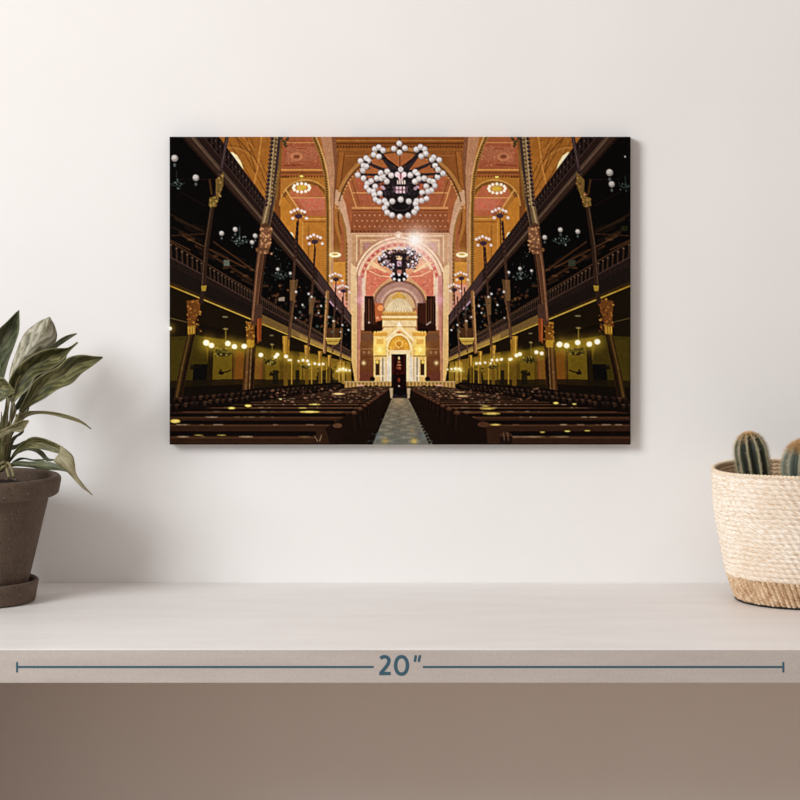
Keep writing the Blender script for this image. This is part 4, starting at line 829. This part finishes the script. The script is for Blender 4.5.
for pts in ([(1, 470, -.02), (4, 462, -.026), (7, 470, -.03), (9, 477.5, -.034)], [(3, 468, -.02), (8, 463, -.028), (12, 470, -.03), (13.6, 477, -.033)], [(-3, 472, -.02), (1, 464, -.028), (4, 462, -.03)], [(-2, 474, -.022), (2, 468, -.030), (5, 466, -.03)]):
    from_grid('root', tube(catmull([tuple(at(x, y, yb+d)) for x, y, d in pts], 16), .0009), stemM, plant, True)

# ---------------------------------------------------------------- the basket
BX, BY, BH = .2590, -.0672, .0822
basket = empty('woven_basket', (BX, BY, 0), 'round woven rope basket, cream above and tan at the base, at the right end', 'basket')
K = 1.5365/FPX
shape = np.array([(.0, 70.5), (.003, 73.0), (.007, 75.5), (.014, 79), (.0215, 82.3), (.032, 85.5), (.048, 90), (.060, 93.2), (.070, 94.2), (.0785, 94.4), (.0835, 94.8)])
def rad(z): return np.interp(z, shape[:, 0], shape[:, 1]*K)
creamM = mat_rope('cream_rope', L(240, 228, 212), L(206, 172, 134), L(252, 247, 240), (150, 2.2, 1))
juteM = mat_rope('jute_rope', L(212, 182, 148), L(160, 120, 84), L(240, 220, 192), (1.6, 5, 1))
def squash(t): return 1+.010*np.sin(2*t+.7)+.006*np.sin(3*t+1.9)
def weave(name, z0, z1, pitch, slope, m, nt=760, per=7):
    rows_ = int(round((z1-z0)/pitch)); nz_ = rows_*per+1
    t = np.linspace(0, 2*np.pi, nt, endpoint=False)[None, :]; z = np.linspace(z0, z1, nz_)[:, None]
    wob = .12*np.sin(5*t+z*160)+.09*np.sin(11*t+1.3)
    ph = (z-z0)/pitch+wob*(np.sin(np.pi*(z-z0)/(z1-z0))); f = ph-np.floor(ph); row = np.floor(ph)
    round_ = np.sqrt(np.clip(1-(2*f-1)**2, 0, 1))
    tw = np.sin(t*74+2*np.pi*f*slope+row*2.4)
    r = rad(z)*squash(t)+.00120*(round_-.7)+.00070*tw*round_
    V = np.stack([BX+r*np.cos(t), BY+r*np.sin(t), z+0*t+.0006*np.sin(3*t+1)*(z/.08)], -1)
    uv = np.stack([ph*0+t/(2*np.pi)*1.0+f*.02, ph+0*t], -1)
    return from_grid(name, V, m, basket, True, uv)
ZD = .0168
tag(weave('cream_weave', ZD-.0005, .0818, .00305, .55, creamM), 'cream coiled rope side')
t = np.linspace(0, 2*np.pi, 1150, endpoint=False)[None, :]; z = np.linspace(.0009, ZD+.0010, 56)[:, None]
NR = 84; sl = t+z*6.0; f = (sl*NR/(2*np.pi)) % 1.0
rope = np.sqrt(np.clip(1-(2*f-1)**2, 0, 1)); tw = np.sin(z*2900+f*5.0+np.floor(sl*NR/(2*np.pi))*1.9)
r = rad(z)*squash(t)+.0030*(rope-.82)+.00038*tw*rope-.0009*np.clip((z-ZD+.001)/.002, 0, 1)
Vb = np.stack([BX+r*np.cos(t), BY+r*np.sin(t), z+0*t], -1)
Vb = np.concatenate([np.stack([BX+.0*t, BY+0*t, .0006+0*t], -1), Vb]); uvb = np.stack([sl*NR/(2*np.pi)+np.floor(sl*NR/(2*np.pi))*3.7, np.broadcast_to(z*40, f.shape)], -1); uvb = np.concatenate([uvb[:1], uvb])
tag(from_grid('jute_base', Vb, juteM, basket, True, uvb), 'tan base wrapped in upright twisted rope')
def hoop(name, R0, zc, rr, m, tw=150, wave=.0, nt=900, ns=12):
    t = np.linspace(0, 2*np.pi, nt, endpoint=False)[:, None]; s = np.linspace(0, 2*np.pi, ns, endpoint=False)[None, :]
    q = rr*(1+.20*np.sin(tw*t+s*1.0)); R_ = R0*squash(t)
    V = np.stack([BX+(R_+q*np.cos(s))*np.cos(t), BY+(R_+q*np.cos(s))*np.sin(t), zc+wave*np.sin(3*t+1)+q*np.sin(s)], -1)
    V = np.concatenate([V, V[:1]]); uv = np.stack([np.broadcast_to(np.linspace(0, 1, nt+1)[:, None], (nt+1, ns)), np.broadcast_to(s, (nt+1, ns))], -1)
    return from_grid(name, V, m, basket, True, uv)
tag(hoop('rim', rad(.0822)-.0006, .0824, .00115, mat_rope('rim_rope', L(240, 222, 196), L(206, 172, 130), L(250, 240, 224), (150, 4, 1)), wave=.0006), 'rope rim')
tag(hoop('foot_trim', rad(.001)+.0004, .0006, .0006, mat_plain('black_trim', L(30, 27, 27), .7, .2), 0, nt=200, ns=8), 'thin black foot')
nt = 300; t = np.linspace(0, 2*np.pi, nt, endpoint=False)[None, :]; z = np.linspace(.0818, .058, 60)[:, None]; f = (z/.0026) % 1
r = rad(z)*squash(t)-.0022+.0008*np.sqrt(np.clip(1-(2*f-1)**2, 0, 1))*-1+.0004*np.sin(t*90+f*3)
from_grid('inner_wall', np.stack([BX+r*np.cos(t), BY+r*np.sin(t), z+0*t+.0006*np.sin(3*t+1)], -1), juteM, basket, True, np.stack([t+0*z, z*300+0*t], -1))
R = np.linspace(.0005, rad(.062)-.0024, 24)[:, None]; t = np.linspace(0, 2*np.pi, 80, endpoint=False)
from_grid('soil', np.stack([BX+R*np.cos(t), BY+R*np.sin(t), .0625+np.random.default_rng(8).normal(0, .0006, (24, 80))], -1), mat_plain('cactus_soil', L(88, 66, 48), .95, .1, .4, 300), basket, True)

# ---------------------------------------------------------------- the cacti
def cactus(name, label, base, top, R0, ribs, lean_top, mats, cap, seed, crownw):
    """base/top: axis ends; spines stand in clusters down every rib"""
    r_ = random.Random(seed); root = empty(name, base, label, 'cactus', group='cacti in the basket'); B = Vector(base); T = Vector(top); ax = (T-B); H = ax.length; ax.normalize()
    a = ax.cross(Vector((0, 1, 0))).normalized(); b = ax.cross(a)
    nt, nz_ = ribs*14, 60; V = np.zeros((nz_, nt, 3)); UV = np.zeros((nz_, nt, 2))
    def R_(s):
        return R0*(.80+.24*min(1, s*1.8))*(1-max(0, (s-lean_top)/(1-lean_top))**2.3)**.5 if s < 1 else 0
    def surf(s, t):
        rib = .5+.5*math.cos(ribs*t); rr = R_(s)*(1-.20*(1-rib)**.8)
        return B+ax*(H*s)+a*(rr*math.cos(t))+b*(rr*math.sin(t)), rib
    ss = 1-(1-np.linspace(0, 1, nz_))**1.6
    for i, s in enumerate(ss):
        for j in range(nt):
            p, rib = surf(float(s), 2*math.pi*j/nt); V[i, j] = p; UV[i, j] = (s, rib)
    from_grid('stem', V, mats[0], root, True, UV)
    def needles(lst, nm, m, lab):
        Vs, Fs = [], []
        for p, d, ln, w in lst:
            d = Vector(d).normalized(); u = d.cross(Vector((.3, .5, .8))).normalized(); v = d.cross(u); k = len(Vs)
            for q in range(3): an = 2*math.pi*q/3; Vs.append(Vector(p)+(u*math.cos(an)+v*math.sin(an))*w)
            for q in range(3): an = 2*math.pi*q/3; Vs.append(Vector(p)+d*ln+(u*math.cos(an)+v*math.sin(an))*w*.25)
            for q in range(3): Fs.append((k+q, k+(q+1) % 3, k+3+(q+1) % 3, k+3+q))
        o = link(nm, quads(nm, np.array([tuple(v) for v in Vs]), np.array(Fs)), m, root); tag(o, lab); o['kind'] = 'stuff'
    sp, hair = [], []
    for k in range(ribs):
        t = 2*math.pi*k/ribs
        for q in range(52):
            s = .04+.94*q/52; p, _ = surf(s, t); out = (a*math.cos(t)+b*math.sin(t)).normalized()
            for e in range(6):
                d = out*r_.uniform(.35, 1)+ax*r_.uniform(-.5, .9)+(a*-math.sin(t)+b*math.cos(t))*r_.uniform(-.9, .9)
                sp.append((p, d, r_.uniform(.0010, .0024), .00011))
    for _ in range(int(900*cap*cap)):
        s = 1-crownw*abs(r_.gauss(0, .5)); s = min(.999, max(.6, s)); t = r_.uniform(0, 2*math.pi); p, _ = surf(s, t); out = (a*math.cos(t)+b*math.sin(t))*(R_(s)/R0)+ax*.7
        hair.append((p, out+Vector((r_.gauss(0, .5), r_.gauss(0, .5), r_.gauss(0, .4))), r_.uniform(.0009, .0022)*cap, .00012))
    needles(sp, 'spines', mats[1], 'fine pale spines along the ribs'); needles(hair, 'crown', mats[2], 'tan woolly crown')
    return root
spM = mat_plain('spine_straw', L(222, 210, 182), .7, .2, .15, 200); wool = mat_plain('crown_wool', L(226, 186, 134), .8, .1, .25, 250)
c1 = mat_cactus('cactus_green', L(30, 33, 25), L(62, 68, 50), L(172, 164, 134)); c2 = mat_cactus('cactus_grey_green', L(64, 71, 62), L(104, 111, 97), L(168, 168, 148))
cactus('barrel_cactus', 'slender dark green ribbed cactus leaning left, nearer the middle of the shelf', at(760.5, 508, -.064), at(747.5, 432.5, -.064), .0103, 10, .70, (c1, spM, wool), 0.9, 3, .13)
cactus('barrel_cactus', 'grey-green ribbed cactus with a thick tan woolly top, cut by the picture edge', at(806, 508, -.066), at(806, 441.5, -.066), .0150, 11, .60, (c2, spM, wool), 1.7, 4, .17)

# ---------------------------------------------------------------- light, air and camera
def aim(o, p): o.rotation_euler = (Vector(p)-o.location).to_track_quat('-Z', 'Y').to_euler()
l = bpy.data.lights.new('window_daylight', 'AREA'); l.shape = 'ELLIPSE'; l.size = WIN[0]; l.size_y = WIN[1]; l.energy = WIN[2]; l.color = WIN[3]
lo = bpy.data.objects.new('window_daylight', l); C.objects.link(lo)
az, el, D = math.radians(41), math.radians(25), 2.05
lo.location = Vector((-.12-D*math.sin(az)*math.cos(el), -D*math.cos(az)*math.cos(el), .08+D*math.sin(el))); aim(lo, (-.12, 0, .08))
l = bpy.data.lights.new('overhead_fill', 'AREA'); l.shape = 'DISK'; l.size = .9; l.energy = TOP_FILL[0]; l.color = TOP_FILL[1]  # soft fill added overhead to brighten the shelf top, no real fixture
lo = bpy.data.objects.new('overhead_fill', l); C.objects.link(lo); lo.location = (.15, -1.0, 1.9); aim(lo, (0, -.1, 0))
w = bpy.data.worlds.new('room_air'); bpy.context.scene.world = w; w.use_nodes = True
bg = w.node_tree.nodes['Background']; bg.inputs[0].default_value = AMB[1]+(1,); bg.inputs[1].default_value = AMB[0]
cam = bpy.data.cameras.new('camera'); co = bpy.data.objects.new('camera', cam); C.objects.link(co)
co.location = (0, -CAMD, EYE); co.rotation_euler = (math.pi/2, 0, 0)
cam.sensor_width = 36; cam.sensor_fit = 'HORIZONTAL'; cam.lens = FPX*36/800; cam.shift_x = 0; cam.shift_y = (HZ-400)/800; cam.clip_start = .01
sc = bpy.context.scene; sc.camera = co
sc.view_settings.view_transform = 'Standard'; sc.view_settings.look = 'None'; sc.view_settings.gamma = 1; sc.view_settings.use_curve_mapping = False
sc.view_settings.exposure = EXPO
